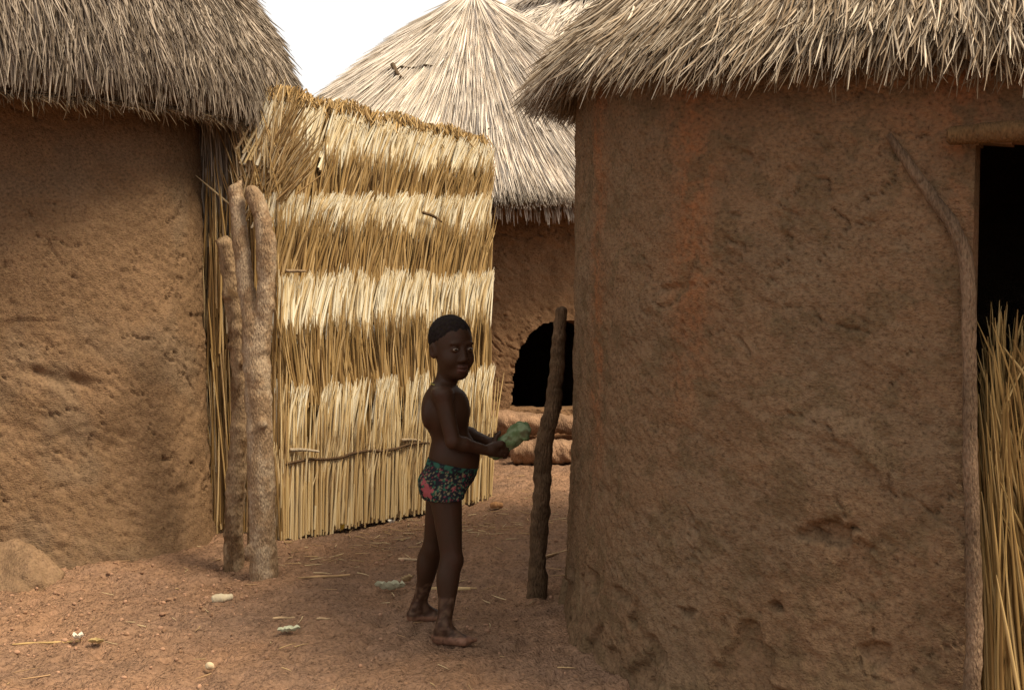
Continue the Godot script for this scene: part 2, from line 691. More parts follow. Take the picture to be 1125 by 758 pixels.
# ---------------------------------------------------------------- mud walls
func mud_wall(parent: Node3D, radius: Callable, height: float, fine: Vector2, fine_step: float, row_step: float, hole: Callable, relief: Callable, color: Callable, thick := 0.22, top: Variant = null) -> void:
	# angle 0 looks towards +Z, positive turns towards +X; local to parent
	var ths := PackedFloat32Array()
	var t := fine.x
	while t < fine.y:
		ths.append(t)
		t += fine_step
	var rest := TAU - (t - fine.x)
	var n := int(ceil(rest / 0.05))
	for i in n:
		ths.append(t + rest * i / n)
	var w := ths.size()
	var rows := int(height / row_step) + 1
	var v := PackedVector3Array()
	var c := PackedColorArray()
	var inn := PackedVector3Array()
	for k in rows:
		var y := height * k / (rows - 1.0) - 0.05
		for j in w:
			var th := ths[j]
			if top:
				y = (float(top.call(th)) + 0.05) * k / (rows - 1.0) - 0.05
			var dir := Vector3(sin(th), 0, cos(th))
			var r: float = radius.call(th, y)
			var p := dir * r + Vector3.UP * y
			var wp := p + parent.position
			var e: float = 0.016 * n_big.get_noise_3dv(wp) + 0.007 * n_mid.get_noise_3dv(wp) + 0.0045 * n_fine.get_noise_3dv(wp)
			e -= 0.007 * maxf(0.0, n_pit.get_noise_3dv(wp) - 0.30) * 1.6
			e -= 0.006 * maxf(0.0, n_pit.get_noise_3dv(wp * 2.7 + Vector3(4, 4, 4)) - 0.42) * 2.0
			var ck := absf(n_crack.get_noise_3dv(wp + Vector3.ONE * 0.08 * n_mid.get_noise_3dv(wp * 0.7)))
			if n_big.get_noise_3dv(wp * 1.1 + Vector3(7, 3, 1)) > 0.05:
				e -= 0.016 * clampf(1.0 - ck / 0.022, 0.0, 1.0)
			e += relief.call(th, y, wp)
			v.append(p + dir * e)
			inn.append(dir * (r - thick) + Vector3.UP * y)
			c.append(color.call(th, y, wp))
	var open := PackedByteArray()
	open.resize(w * rows)
	var ix := PackedInt32Array()
	for k in rows - 1:
		for j in w:
			var j2 := (j + 1) % w
			var a := k * w + j
			var th := ths[j]
			if hole.call(th, v[a].y):
				open[a] = 1
				continue
			var b := k * w + j2
			ix.append_array([a, a + w, b, b, a + w, b + w])
	# the reveals of the opening, a wall's thickness deep
	for k in rows - 1:
		for j in w:
			var a := k * w + j
			if not open[a]:
				continue
			var j2 := (j + 1) % w
			var jm := (j + w - 1) % w
			var sides := []
			if not open[k * w + jm]:
				sides.append([a, a + w])
			if not open[k * w + j2]:
				sides.append([k * w + j2, k * w + j2 + w])
			if k > 0 and not open[(k - 1) * w + j]:
				sides.append([a, k * w + j2])
			if not open[(k + 1) * w + j]:
				sides.append([a + w, k * w + j2 + w])
			for e in sides:
				var s := v.size()
				for q in [v[e[0]], v[e[1]], inn[e[0]], inn[e[1]]]:
					v.append(q)
				for q in [0, 1, 0, 1]:
					c.append(c[e[q]])
				ix.append_array([s, s + 1, s + 2, s + 1, s + 3, s + 2])
	# inner face, coarse
	var s0 := v.size()
	var step := maxi(1, int(0.02 / fine_step * 1.0))
	var picks := []
	for j in w:
		if j % step == 0 or ths[j] > fine.y:
			picks.append(j)
	var rstep := maxi(1, int(0.04 / row_step))
	var rk := []
	for k in range(0, rows, rstep):
		rk.append(k)
	for k in rk:
		for j in picks:
			v.append(inn[k * w + j])
			c.append(c[k * w + j])
	var pw := picks.size()
	for k in rk.size() - 1:
		for j in pw:
			var any := false
			for kk in range(rk[k], rk[k + 1] + 1):
				var ja: int = picks[j]
				var jb: int = picks[j + 1] if j + 1 < pw else w
				for jj in range(ja, mini(jb + 1, w)):
					if open[kk * w + jj]:
						any = true
			if any:
				continue
			var a := s0 + k * pw + j
			var b := s0 + k * pw + (j + 1) % pw
			ix.append_array([a, b, a + pw, b, b + pw, a + pw])
	obj("wall", mesh_of(v, ix, c), M.mud, parent)


func no_hole(_t: float, _y: float) -> bool:
	return false


func left_radius(th: float, y: float) -> float:
	# rounded square, its front face turned to LEFT_U
	var d := Vector2(sin(th), cos(th))
	var a := absf(d.dot(LEFT_U))
	var b := absf(d.dot(Vector2(-LEFT_U.y, LEFT_U.x)))
	var r := 1.58 / pow(pow(a, 4.5) + pow(b, 4.5), 1.0 / 4.5)
	return r + 0.05 * exp(-y / 0.18) - 0.02 * y


func build_left_hut() -> void:
	var t := thing("mud_hut", "brown mud hut at the left edge with a shaggy grey thatched roof", "hut", Vector3(LEFT_C.x, 0, LEFT_C.y))
	var relief := func(_th: float, y: float, p: Vector3) -> float:
		var e := 0.0
		# lost plaster low on the wall leaves rough lumps
		var m := smoothstep(0.05, 0.3, n_big.get_noise_3dv(p * 1.6 + Vector3(2, 9, 4)))
		if y < 1.1:
			e -= 0.009 * m
			e += 0.007 * n_mid.get_noise_3dv(p * 2.0) * smoothstep(1.1, 0.5, y)
		for g in [[-1.98, 0.86, 0.09, 0.035], [-1.86, 0.83, 0.05, 0.03]]:
			var q := Vector2((p.x - g[0]) / g[2], (p.y - g[1] + (p.x - g[0]) * 0.5) / g[3])
			e -= 0.03 * exp(-q.length_squared() * 1.5)
		return e
	var color := func(_th: float, y: float, p: Vector3) -> Color:
		var a := n_mid.get_noise_3dv(p * 0.7)
		var b := n_fine.get_noise_3dv(p * 1.4)
		var g := smoothstep(0.0, 0.4, n_big.get_noise_3dv(p * 1.4 + Vector3(5, 0, 2)))
		var f := 1.0 + 0.2 * a + 0.16 * b
		return Color(0.232, 0.148, 0.088).lerp(Color(0.22, 0.150, 0.096), g) * f
	mud_wall(t, left_radius, 2.3, Vector2(0.05, 2.1), 0.0048, 0.0095, no_hole, relief, color)
	rng.seed = 101
	var sag := func(th: float) -> float:
		return 0.07 + 0.03 * sin(th * 3.0 + 1.0) + 0.02 * sin(th * 7.0)
	roof(t, [Vector2(0, 4.35), Vector2(0.7, 3.86), Vector2(1.36, 3.28), Vector2(1.87, 2.74), Vector2(2.07, 2.38), Vector2(2.15, 2.14), Vector2(2.14, 2.03)], [Vector2(2.08, 1.98), Vector2(1.83, 2.10), Vector2(1.3, 2.6), Vector2(0, 3.7)], sag, Vector2(-0.1, 2.4), 30000, 4000, Vector2(0.14, 0.34), 0.0039, GREYED, 6000, 0.13, 0.13)


func right_radius(_th: float, y: float) -> float:
	return 1.785 + 0.06 * exp(-maxf(y, 0.0) / 0.16) - 0.01 * y + right_swell(_th)


func right_swell(th: float) -> float:
	var k := (th + 1.03) / 0.38
	return 0.11 * exp(-k * k)


func build_right_hut() -> void:
	var t := thing("mud_hut", "large dark brown mud hut on the right with a doorway and ragged thatch", "hut", Vector3(RIGHT_C.x, 0, RIGHT_C.y))
	var hole := func(th: float, y: float) -> bool:
		return y < 1.63 and y > -1.0 and th > deg_to_rad(-27.8) and th < deg_to_rad(-2.0)
	var scars := func(_th: float, _y: float, p: Vector3) -> float:
		var e := 0.0
		# a lip of loose plaster and the hollow below it
		var q := Vector2((p.x - 0.93) / 0.13, (p.y - 0.86 + 0.9 * pow(p.x - 0.86, 2.0) * 6.0) / 0.09)
		e += 0.014 * smoothstep(1.2, 0.2, q.length()) * smoothstep(-0.2, 0.1, q.y + 0.15 * n_mid.get_noise_3dv(p))
		for g in [[0.885, 0.585, 0.055, 0.035, 0.035], [0.83, 0.57, 0.035, 0.02, 0.02], [0.945, 0.47, 0.05, 0.10, 0.012], [0.745, 0.355, 0.014, 0.013, 0.03], [0.35, 0.28, 0.02, 0.02, 0.02]]:
			var k := Vector2((p.x - g[0]) / g[2], (p.y - g[1]) / g[3])
			k += Vector2(n_fine.get_noise_3dv(p), n_fine.get_noise_3dv(p * 1.1 + Vector3.ONE)) * 0.5
			e -= g[4] * smoothstep(1.15, 0.75, k.length())
		# plaster flaked off along the foot of the wall
		if p.y < 0.3:
			e -= 0.022 * smoothstep(0.02, 0.12, n_mid.get_noise_3dv(p * 0.6 + Vector3(3, 1, 0)) + 0.12 - p.y * 0.8)
		# finger marks and trowel sweeps
		e += 0.004 * n_mid.get_noise_3dv(Vector3(p.x * 2.5 + p.y * 1.4, p.y * 2.2 - p.x, p.z * 2.5))
		return e
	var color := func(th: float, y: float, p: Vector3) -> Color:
		var a := n_mid.get_noise_3dv(p * 0.7)
		var b := n_fine.get_noise_3dv(p * 1.4)
		var f := 1.0 + 0.18 * a + 0.16 * b
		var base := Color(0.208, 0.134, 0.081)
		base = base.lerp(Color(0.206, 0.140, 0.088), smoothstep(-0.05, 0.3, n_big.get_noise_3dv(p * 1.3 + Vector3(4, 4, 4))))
		# rust-red runs where rain has washed laterite down
		for s in [[-0.93, 0.045, 1.05, 1.75], [-1.22, 0.03, 0.75, 1.8], [-0.5, 0.08, 1.6, 1.8]]:
			var u: float = (th - s[0] + 0.02 * n_mid.get_noise_3d(0, y * 0.8, 3)) / s[1]
			var k := exp(-u * u) * smoothstep(s[2] - 0.35, s[2] + 0.25, y + 0.3 * n_mid.get_noise_3dv(p * Vector3(2, 0.4, 2)))
			base = base.lerp(Color(0.285, 0.118, 0.052), 0.7 * k * clampf(0.7 + 0.8 * b, 0.0, 1.0))
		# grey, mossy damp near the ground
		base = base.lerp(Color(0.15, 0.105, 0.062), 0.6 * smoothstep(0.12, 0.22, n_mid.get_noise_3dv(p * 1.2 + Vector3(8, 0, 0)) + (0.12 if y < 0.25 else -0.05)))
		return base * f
	rng.seed = 202
	var sag := func(th: float) -> float:
		return 0.05 + 0.16 * cos(th + 2.2) + 0.012 * sin(th * 9.0)
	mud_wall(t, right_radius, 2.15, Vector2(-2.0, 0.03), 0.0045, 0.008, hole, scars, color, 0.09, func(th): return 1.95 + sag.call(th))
	roof(t, [Vector2(0, 3.85), Vector2(0.5, 3.36), Vector2(1.0, 2.87), Vector2(1.37, 2.46), Vector2(1.64, 2.13), Vector2(1.83, 1.91), Vector2(1.88, 1.84)], [Vector2(1.85, 1.81), Vector2(1.6, 2.12), Vector2(1.1, 2.58), Vector2(0, 3.4)], sag, Vector2(-2.2, 0.1), 30000, 5000, Vector2(0.16, 0.42), 0.0035, WEATHERED, 7500, 0.16, 0.2, func(th): return right_swell(th) / 1.88)
	# crooked door post set into the plaster
	var c := t.position
	var pts := [Vector3(1.005, 1.665, -3.42), Vector3(1.053, 1.581, -3.385), Vector3(1.101, 1.499, -3.35), Vector3(1.152, 1.405, -3.31), Vector3(1.176, 1.30, -3.295), Vector3(1.184, 1.064, -3.285), Vector3(1.187, 0.826, -3.275), Vector3(1.197, 0.587, -3.27), Vector3(1.202, 0.345, -3.26), Vector3(1.190, 0.15, -3.25), Vector3(1.19, -0.05, -3.24)]
	obj("door_post", tube(pts.map(func(p): return p - c), [0.010, 0.014, 0.016, 0.018, 0.019, 0.018, 0.019, 0.020, 0.022, 0.024, 0.026], 14, 120, 0.35, Color(0.235, 0.155, 0.10), 0.5, 4), M.bark, t)
	var lin := [Vector3(1.125, 1.652, -3.29), Vector3(1.3, 1.654, -3.19), Vector3(1.6, 1.65, -3.075), Vector3(2.05, 1.645, -3.04)]
	obj("lintel", tube(lin.map(func(p): return p - c), [0.024, 0.029, 0.031, 0.03], 10, 50, 0.15, Color(0.20, 0.115, 0.055), 0.4, 9), M.bark, t)
	# straw stacked in the doorway
	var b := thing("straw_bundle", "loose golden straw stacked inside the dark doorway of the right hut", "straw", Vector3(1.6, 0, -3.43))
	rng.seed = 77
	var bd := Bundle.new()
	for i in 5200:
		var x := rng.randf_range(-0.33, 0.40)
		var zz := rng.randf_range(-0.10, 0.13)
		var h := rng.randf_range(0.5, 0.95)
		var low := rng.randf() < 0.45
		var y0 := rng.randf_range(0.0, 0.18) if low else rng.randf_range(0.2, 0.95)
		var lean := 0.16 * sin(x * 7.0 + y0 * 4.0) + rng.randfn(0.0, 0.10)
		if not low:
			lean += 1.4 * n_mid.get_noise_3d(x * 0.8, y0 * 0.8, zz)
			h *= 0.5
		h = minf(h, 1.20 + 0.06 * sin(x * 11.0) - y0)
		lean = maxf(lean, (-0.34 - x) / h)
		if zz < -0.0:
			lean = maxf(lean, (-0.30 - x) / h)
			x = maxf(x, -0.29)
		var top := Vector3(lean, 1.0, rng.randfn(0.0, 0.05))
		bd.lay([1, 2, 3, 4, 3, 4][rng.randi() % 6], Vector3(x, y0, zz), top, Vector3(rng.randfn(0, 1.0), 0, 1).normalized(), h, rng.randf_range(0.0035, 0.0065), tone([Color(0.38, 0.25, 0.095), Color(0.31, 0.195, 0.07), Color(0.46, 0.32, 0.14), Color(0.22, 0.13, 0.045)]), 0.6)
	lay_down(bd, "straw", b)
	var fill := Field.new(Vector3(-0.5, -0.02, -0.3), Vector3(0.55, 1.35, 0.12), 0.03)
	fill.ell(Vector3(0.04, 0.45, -0.02), Vector3(0.33, 0.66, 0.09), 0.02)
	fill.half(Vector3.DOWN, Vector3(0, 0.01, 0))
	var fv := PackedVector3Array()
	var fi := PackedInt32Array()
	fill.nets(fv, fi)
	obj("straw_core", mesh_of(fv, fi), M.core, b)


func build_far_hut() -> void:
	var t := thing("mud_hut", "smaller looking mud hut behind the fence with a pale conical thatched roof", "hut", Vector3(FAR_C.x, 0, FAR_C.y))
	var radius := func(_th: float, y: float) -> float:
		return 2.0 + 0.05 * exp(-maxf(y, 0.0) / 0.2)
	var outline := PackedVector2Array([Vector2(-0.016, 0.333), Vector2(0.0, 0.45), Vector2(0.005, 0.56), Vector2(0.03, 0.67), Vector2(0.05, 0.75), Vector2(0.09, 0.82), Vector2(0.15, 0.89), Vector2(0.21, 0.935), Vector2(0.30, 0.95), Vector2(0.45, 0.955), Vector2(0.58, 0.90), Vector2(0.66, 0.75), Vector2(0.70, 0.55), Vector2(0.70, 0.32), Vector2(0.3, 0.315)])
	var hole := func(th: float, y: float) -> bool:
		return absf(th) < 1.0 and Geometry2D.is_point_in_polygon(Vector2(FAR_C.x + 2.0 * sin(th) + 0.006 * sin(y * 60.0), y), outline)
	var relief := func(_th: float, _y: float, p: Vector3) -> float:
		return 0.01 * n_mid.get_noise_3dv(p * 1.6)
	var color := func(_th: float, y: float, p: Vector3) -> Color:
		var f := 1.0 + 0.3 * n_mid.get_noise_3dv(p * 0.7) + 0.18 * n_fine.get_noise_3dv(p)
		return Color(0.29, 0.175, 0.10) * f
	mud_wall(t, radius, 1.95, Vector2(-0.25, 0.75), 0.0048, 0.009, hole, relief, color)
	rng.seed = 303
	var sag := func(th: float) -> float:
		return 0.02 * sin(th * 5.0)
	roof(t, [Vector2(0.02, 3.72), Vector2(0.4, 3.44), Vector2(0.9, 3.04), Vector2(1.5, 2.54), Vector2(2.1, 2.04), Vector2(2.42, 1.81), Vector2(2.46, 1.77)], [Vector2(2.38, 1.75), Vector2(1.9, 1.95), Vector2(1.2, 2.5), Vector2(0, 3.3)], sag, Vector2(-1.7, 1.6), 30000, 3000, Vector2(0.5, 1.0), 0.0058, BLEACHED, 1500, 0.05, 0.03)
	# second, lower row of thatch showing under the eave
	var bd := Bundle.new()
	for i in 900:
		var th := rng.randf_range(-1.2, 1.3)
		var rad := Vector3(sin(th), 0, cos(th))
		bd.lay(rng.randi() % 3, rad * rng.randf_range(2.26, 2.33) + Vector3.UP * rng.randf_range(1.80, 1.83), Vector3.DOWN + rad * 0.45 + Vector3(rng.randfn(0, 0.06), 0, 0), rad, rng.randf_range(0.15, 0.2), 0.006, tone(BLEACHED))
	lay_down(bd, "thatch", t)
	# ridge binding, hoops and a stray stick on the roof
	obj("peak_knot", tube([Vector3(0, 3.62, 0), Vector3(0.01, 3.74, 0), Vector3(0.0, 3.86, 0.0)], [0.11, 0.08, 0.05], 12, 12, 0.4, Color(0.32, 0.22, 0.13), 0.4, 5), M.bark, t)
	for hoop in [[1.12, 2.89, -0.75, -0.25], [1.80, 2.32, 0.05, 0.55]]:
		var pts := []
		for k in 9:
			var th: float = lerpf(hoop[2], hoop[3], k / 8.0)
			pts.append(Vector3(sin(th) * hoop[0], hoop[1] + 0.01 * sin(k * 2.0), cos(th) * hoop[0]))
		obj("binding_cord", tube(pts, [0.011, 0.013, 0.01], 6, 30, 0.3, Color(0.14, 0.10, 0.065), 0.4, 6), M.bark, t)
	obj("stick", tube([Vector3(-0.60, 2.92, 0.98), Vector3(-0.55, 2.83, 1.10), Vector3(-0.50, 2.78, 1.14)], [0.02, 0.016, 0.01], 8, 14, 0.3, Color(0.16, 0.11, 0.07), 0.4, 7), M.bark, t)
	# threshold logs below the doorway
	var specs := [
		[Vector3(-0.30, 0.255, -8.90), Vector3(0.10, 0.25, -8.85), Vector3(0.75, 0.24, -8.84), 0.085, "upper of the two pale threshold logs below the dark doorway of the far hut"],
		[Vector3(0.02, 0.075, -8.66), Vector3(0.35, 0.085, -8.62), Vector3(0.85, 0.08, -8.60), 0.092, "lower of the two pale threshold logs lying before the far hut"]]
	for s in specs:
		var at: Vector3 = (s[0] + s[2]) * 0.5
		at.y = 0
		var l := thing("threshold_log", s[4], "log", at, "threshold logs of the far hut")
		obj("log", tube([s[0] - at, s[1] - at, s[2] - at], [s[3] * 0.85, s[3], s[3] * 0.8, s[3] * 0.95], 22, 60, 0.38, Color(0.42, 0.26, 0.165), 0.6, int(s[3] * 1000.0)), M.bark, l)
	var sill := thing("clay_step", "low rough clay step between the far hut's wall and its threshold logs", "step", Vector3(0.25, 0, -8.95))
	var f := Field.new(Vector3(-0.6, -0.06, -0.22), Vector3(0.65, 0.26, 0.24), 0.02)
	f.cap(Vector3(-0.45, 0.07, -0.05), Vector3(0.52, 0.07, -0.05), 0.11, 0.11, 0.02)
	f.bump(n_mid, 0.02, 1.5)
	var fv := PackedVector3Array()
	var fi := PackedInt32Array()
	f.nets(fv, fi)
	var fc := PackedColorArray()
	for p in fv:
		fc.append(Color(0.34, 0.19, 0.11) * (1.0 + 0.3 * n_mid.get_noise_3dv(p)))
	obj("step", mesh_of(fv, fi, fc), M.mud, sill)


func build_back_hut() -> void:
	var t := thing("mud_hut", "farthest hut, only its layered pale thatch showing above the other roofs", "hut", Vector3(BACK_C.x, 0, BACK_C.y))
	var radius := func(_th: float, _y: float) -> float:
		return 2.6
	var relief := func(_th: float, _y: float, _p: Vector3) -> float:
		return 0.0
	var color := func(_th: float, _y: float, p: Vector3) -> Color:
		return Color(0.34, 0.19, 0.11) * (1.0 + 0.2 * n_mid.get_noise_3dv(p))
	mud_wall(t, radius, 2.5, Vector2(-0.6, 0.6), 0.02, 0.04, no_hole, relief, color)
	rng.seed = 404
	var sag := func(_th: float) -> float:
		return 0.0
	# four overlapping courses
	var edges := [[0.0, 6.0, 0.95, 5.15], [0.8, 5.24, 1.75, 4.40], [1.6, 4.48, 2.5, 3.62], [2.3, 3.72, 3.3, 2.75]]
	for e in edges:
		roof(t, [Vector2(e[0], e[1]), Vector2((e[0] + e[2]) * 0.5 + 0.03, (e[1] + e[3]) * 0.5 + 0.05), Vector2(e[2], e[3])], [Vector2(maxf(e[2] - 0.12, 0.0), e[3] - 0.02), Vector2(maxf(e[0] - 0.05, 0.0), e[1] - 0.16)], sag, Vector2(-1.6, 1.6), 3200, 500, Vector2(0.3, 0.6), 0.0085, BLEACHED, 900, 0.08, 0.08)


# ---------------------------------------------------------------- straw fence
func build_fence() -> void:
	var A := Vector3(-1.80, 0, -6.26)
	var B := Vector3(-1.13, 0, -6.09)
	var C := Vector3(-0.145, 0, -7.30)
	var t := thing("straw_fence", "tall golden straw mat fence in shaggy tiers between the left hut and the passage", "fence", B)
	var la := A.distance_to(B)
	var lb := B.distance_to(C)
	var total := la + lb
	var at := func(s: float) -> Vector3:
		var p: Vector3
		if s < la:
			p = A.lerp(B, s / la)
		else:
			p = B.lerp(C, (s - la) / lb)
		return p - B
	var dirof := func(s: float) -> Vector3:
		var k := smoothstep(la - 0.12, la + 0.12, s)
		return ((B - A).normalized().lerp((C - B).normalized(), k)).normalized()
	var top_of := func(s: float) -> float:
		var f := clampf((s - la) / lb, 0.0, 1.0)
		if s < la:
			return 2.16
		return lerpf(2.17, 2.06, f) + 0.012 * sin(s * 17.0)
	# core mat
	var v := PackedVector3Array()
	var ix := PackedInt32Array()
	var n := 60
	for i in n + 1:
		var s := total * i / n
		var p: Vector3 = at.call(s)
		var d: Vector3 = dirof.call(s)
		var nr := Vector3(-d.z, 0, d.x)
		for q in [-0.05, 0.0]:
			v.append(p + nr * q + Vector3.UP * 0.02)
			v.append(p + nr * q + Vector3.UP * (top_of.call(s) - 0.06))
	var gap_ix := PackedInt32Array()
	for i in n:
		var a := i * 4
		var quad := [a, a + 4, a + 1, a + 1, a + 4, a + 5, a + 2, a + 3, a + 6, a + 3, a + 7, a + 6, a + 1, a + 5, a + 3, a + 3, a + 5, a + 7]
		if total * i / n < la - 0.15:
			gap_ix.append_array(quad)
		else:
			ix.append_array(quad)
	gap_ix.append_array([0, 1, 2, 1, 3, 2])
	ix.append_array([n * 4, n * 4 + 2, n * 4 + 1, n * 4 + 1, n * 4 + 2, n * 4 + 3])
	obj("gap_shade_panel", mesh_of(v, gap_ix), M.core, t)  # added darker panel, its colour stands in for the shaded gap beside the hut
	obj("mat_core", mesh_of(v, ix), M.mat, t)
	rng.seed = 55
	# back side, plain stalks
	var back := Bundle.new()
	for i in 900:
		var s := rng.randf() * total
		var d: Vector3 = dirof.call(s)
		var nr := Vector3(-d.z, 0, d.x)
		var p: Vector3 = at.call(s) - nr * rng.randf_range(0.055, 0.075)
		back.lay(rng.randi() % 3, p + Vector3.UP * rng.randf_range(0.0, 1.1), Vector3.UP + d * rng.randfn(0, 0.04), -nr, rng.randf_range(0.7, 1.0), 0.006, tone(GOLD))
	lay_down(back, "back_stalks", t)
	# tiers, top to bottom: [tip height near, far, pale ends at, bottom, lean]
	var tiers := [[2.09, 2.00, 1.84, 1.64, 0.24, 0.11], [1.67, 1.72, 1.52, 1.24, 0.2, 0.09], [1.285, 1.30, 1.02, 0.70, 0.03, 0.06], [0.75, 0.75, 0.42, 0.0, 0.02, 0.05]]
	var tier_no := 0
	for tr in tiers:
		var b := Bundle.new()
		var s0 := la - 0.06
		var low := tier_no == 3
		# leafy ochre lower half, hanging in small tufts
		for tuft in 170:
			var sc := rng.randf_range(s0, total)
			var lock := n_mid.get_noise_2d(sc * 2.0, tier_no * 7.0)
			var common: float = tr[4] * 0.45 - (0.16 if tier_no == 2 else 0.0) + rng.randfn(0, tr[5]) + 0.2 * lock
			var which: int = [0, 1, 2, 3, 4][rng.randi() % 5]
			for i in 8:
				var s := sc + rng.randfn(0.0, 0.012)
				if s < s0 or s > total:
					continue
				var d: Vector3 = dirof.call(s)
				var nr := Vector3(-d.z, 0, d.x)
				var y0: float = tr[3] - rng.randf_range(0.0, 0.08) + 0.05 * lock
				if low:
					y0 = rng.randf_range(0.005, 0.03)
				var y1: float = tr[2] + rng.randfn(0.03, 0.05)
				var out := 0.012 + rng.randf() * 0.02
				var p: Vector3 = at.call(s) + nr * out
				var lean := (common + rng.randfn(0, 0.05)) * clampf((total - s) / 0.12, 0.1, 1.0)
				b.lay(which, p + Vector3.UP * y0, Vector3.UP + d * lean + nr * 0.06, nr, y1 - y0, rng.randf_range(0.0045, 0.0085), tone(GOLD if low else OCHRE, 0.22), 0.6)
		# pale butts above, their tips standing out over the course above
		for tuft in (150 if not low else 70):
			var sc := rng.randf_range(s0, total)
			var lock := n_mid.get_noise_2d(sc * 2.5 + 50.0, tier_no * 7.0)
			var common: float = tr[4] + rng.randfn(0, tr[5]) + 0.25 * lock
			var up := rng.randfn(0.0, 0.012) + 0.02 * lock
			var which: int = [0, 0, 1, 2, 1][rng.randi() % 5]
			for i in 7:
				var s := sc + rng.randfn(0.0, 0.012)
				if s < s0 or s > total:
					continue
				var d: Vector3 = dirof.call(s)
				var nr := Vector3(-d.z, 0, d.x)
				var f := clampf((s - la) / lb, 0.0, 1.0)
				var top: float = lerpf(tr[0], tr[1], f) + up + rng.randfn(0.0, 0.013)
				var len: float = (top - tr[2]) * rng.randf_range(0.55, 1.35)
				var lean := (common + rng.randfn(0, 0.04)) * clampf((total - s) / 0.12, 0.1, 1.0)
				var tip_out := 0.045 + rng.randf() * 0.02
				var dir := (Vector3.UP + d * lean + nr * (tip_out - 0.012 - rng.randf() * 0.02) / len).normalized()
				var tip: Vector3 = at.call(s) + Vector3.UP * top + nr * tip_out
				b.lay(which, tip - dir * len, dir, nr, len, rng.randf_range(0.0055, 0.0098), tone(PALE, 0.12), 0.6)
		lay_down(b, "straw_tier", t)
		tier_no += 1
	# fringe folded over the top edge
	var fr := Bundle.new()
	for i in 1500:
		var s := rng.randf_range(la - 0.05, total)
		var d: Vector3 = dirof.call(s)
		var nr := Vector3(-d.z, 0, d.x)
		var top: float = top_of.call(s)
		var front := rng.randf() < 0.7
		var p: Vector3 = at.call(s) + nr * rng.randf_range(-0.045, 0.02) + Vector3.UP * (top + rng.randf_range(-0.035, 0.03))
		var dir := Vector3.DOWN * rng.randf_range(0.6, 1.0) + nr * (0.45 if front else -0.4) * rng.randf() + d * rng.randfn(-0.3, 0.3)
		fr.lay(rng.randi() % 5, p, dir, nr if front else -nr, rng.randf_range(0.07, 0.14), rng.randf_range(0.003, 0.0055), tone(OCHRE, 0.25))
	lay_down(fr, "top_fringe", t)
	# loose tuft where the fence meets the hut's roof
	var tf := Bundle.new()
	for i in 380:
		var s := rng.randf_range(la - 0.20, la + 0.08)
		var nr := Vector3(0.35, 0, 0.94)
		var p: Vector3 = at.call(s) + nr * rng.randf_range(0.0, 0.07) + Vector3.UP * (rng.randf_range(1.62, 1.92) - 1.6 * maxf(0.0, la - 0.10 - s))
		var lean := rng.randfn(0.35, 0.4) + (s - la) * 0.8
		tf.lay(rng.randi() % 5, p, Vector3(lean, 1.0, rng.randfn(0.1, 0.12)), nr, rng.randf_range(0.16, 0.34), rng.randf_range(0.003, 0.0055), tone(OCHRE + GOLD + GOLD, 0.2), 0.6)
	lay_down(tf, "loose_tuft", t)
	# long stalks in the narrow strip beside the left hut
	var st := Bundle.new()
	for i in 900:
		var s := rng.randf_range(0.0, la + 0.02)
		var d: Vector3 = dirof.call(s)
		var nr := Vector3(-d.z, 0, d.x)
		var y0 := rng.randf_range(0.0, 0.1) if i % 3 else rng.randf_range(0.5, 1.25)
		var p: Vector3 = at.call(s) + nr * rng.randf_range(0.01, 0.06)
		st.lay(rng.randi() % 3, p + Vector3.UP * y0, Vector3.UP + d * rng.randfn(0.0, 0.04), nr, minf(rng.randf_range(0.4, 0.95), 1.52 + 0.6 * s + rng.randf() * 0.12 - y0), rng.randf_range(0.0045, 0.007), tone(GOLD + OCHRE + OCHRE + OCHRE, 0.2))
	for i in 260:
		var s := rng.randf_range(0.0, la - 0.1)
		var d: Vector3 = dirof.call(s)
		var nr := Vector3(-d.z, 0, d.x)
		var p: Vector3 = at.call(s) + nr * rng.randf_range(0.0, 0.012)
		st.lay(rng.randi() % 3, p + Vector3.UP * rng.randf_range(1.4, 1.7), Vector3.UP + d * rng.randfn(0.0, 0.06), nr, rng.randf_range(0.3, 0.48), 0.0055, tone(GREYED, 0.2))
	lay_down(st, "side_stalks", t)
	# separate reeds of the lowest course
	var reed_mats := []
	for c in [Color(0.70, 0.54, 0.30), Color(0.62, 0.45, 0.22), Color(0.76, 0.62, 0.38), Color(0.54, 0.37, 0.17), Color(0.66, 0.50, 0.27)]:
		reed_mats.append(rough(c.linear_to_srgb(), false, 0.75))
	for i in 150:
		var s := la + (lb - 0.02) * (i + rng.randf() * 0.8) / 150.0
		var d: Vector3 = dirof.call(s)
		var nr := Vector3(-d.z, 0, d.x)
		var y0 := rng.randf_range(0.0, 0.05)
		var len := 0.75 - y0 - absf(rng.randfn(0.0, 0.05))
		var dir := (Vector3.UP + d * rng.randfn(0.02, 0.035) + nr * 0.02).normalized()
		var z := nr.cross(dir).normalized()
		var r := rng.randf_range(0.0055, 0.0085)
		var o := obj("reed", straws[[0, 0, 1, 2][rng.randi() % 4]], reed_mats[rng.randi() % 5], t)
		o.transform = Transform3D(Basis(dir.cross(z) * r, dir * len, z * r), (at.call(s) as Vector3) + nr * (0.045 + rng.randf() * 0.02) + Vector3.UP * y0)
	# cord tied round the foot of the mat and a few pegs
	var cord := []
	for k in 16:
		var s := la + 0.02 + (lb - 0.03) * k / 15.0
		var d: Vector3 = dirof.call(s)
		cord.append((at.call(s) as Vector3) + Vector3(-d.z, 0, d.x) * 0.078 + Vector3.UP * (0.39 + 0.008 * sin(k * 1.7)))
	obj("binding_cord", tube(cord, [0.006, 0.008, 0.0055, 0.007], 8, 90, 0.3, Color(0.17, 0.105, 0.06), 0.4, 21), M.bark, t)
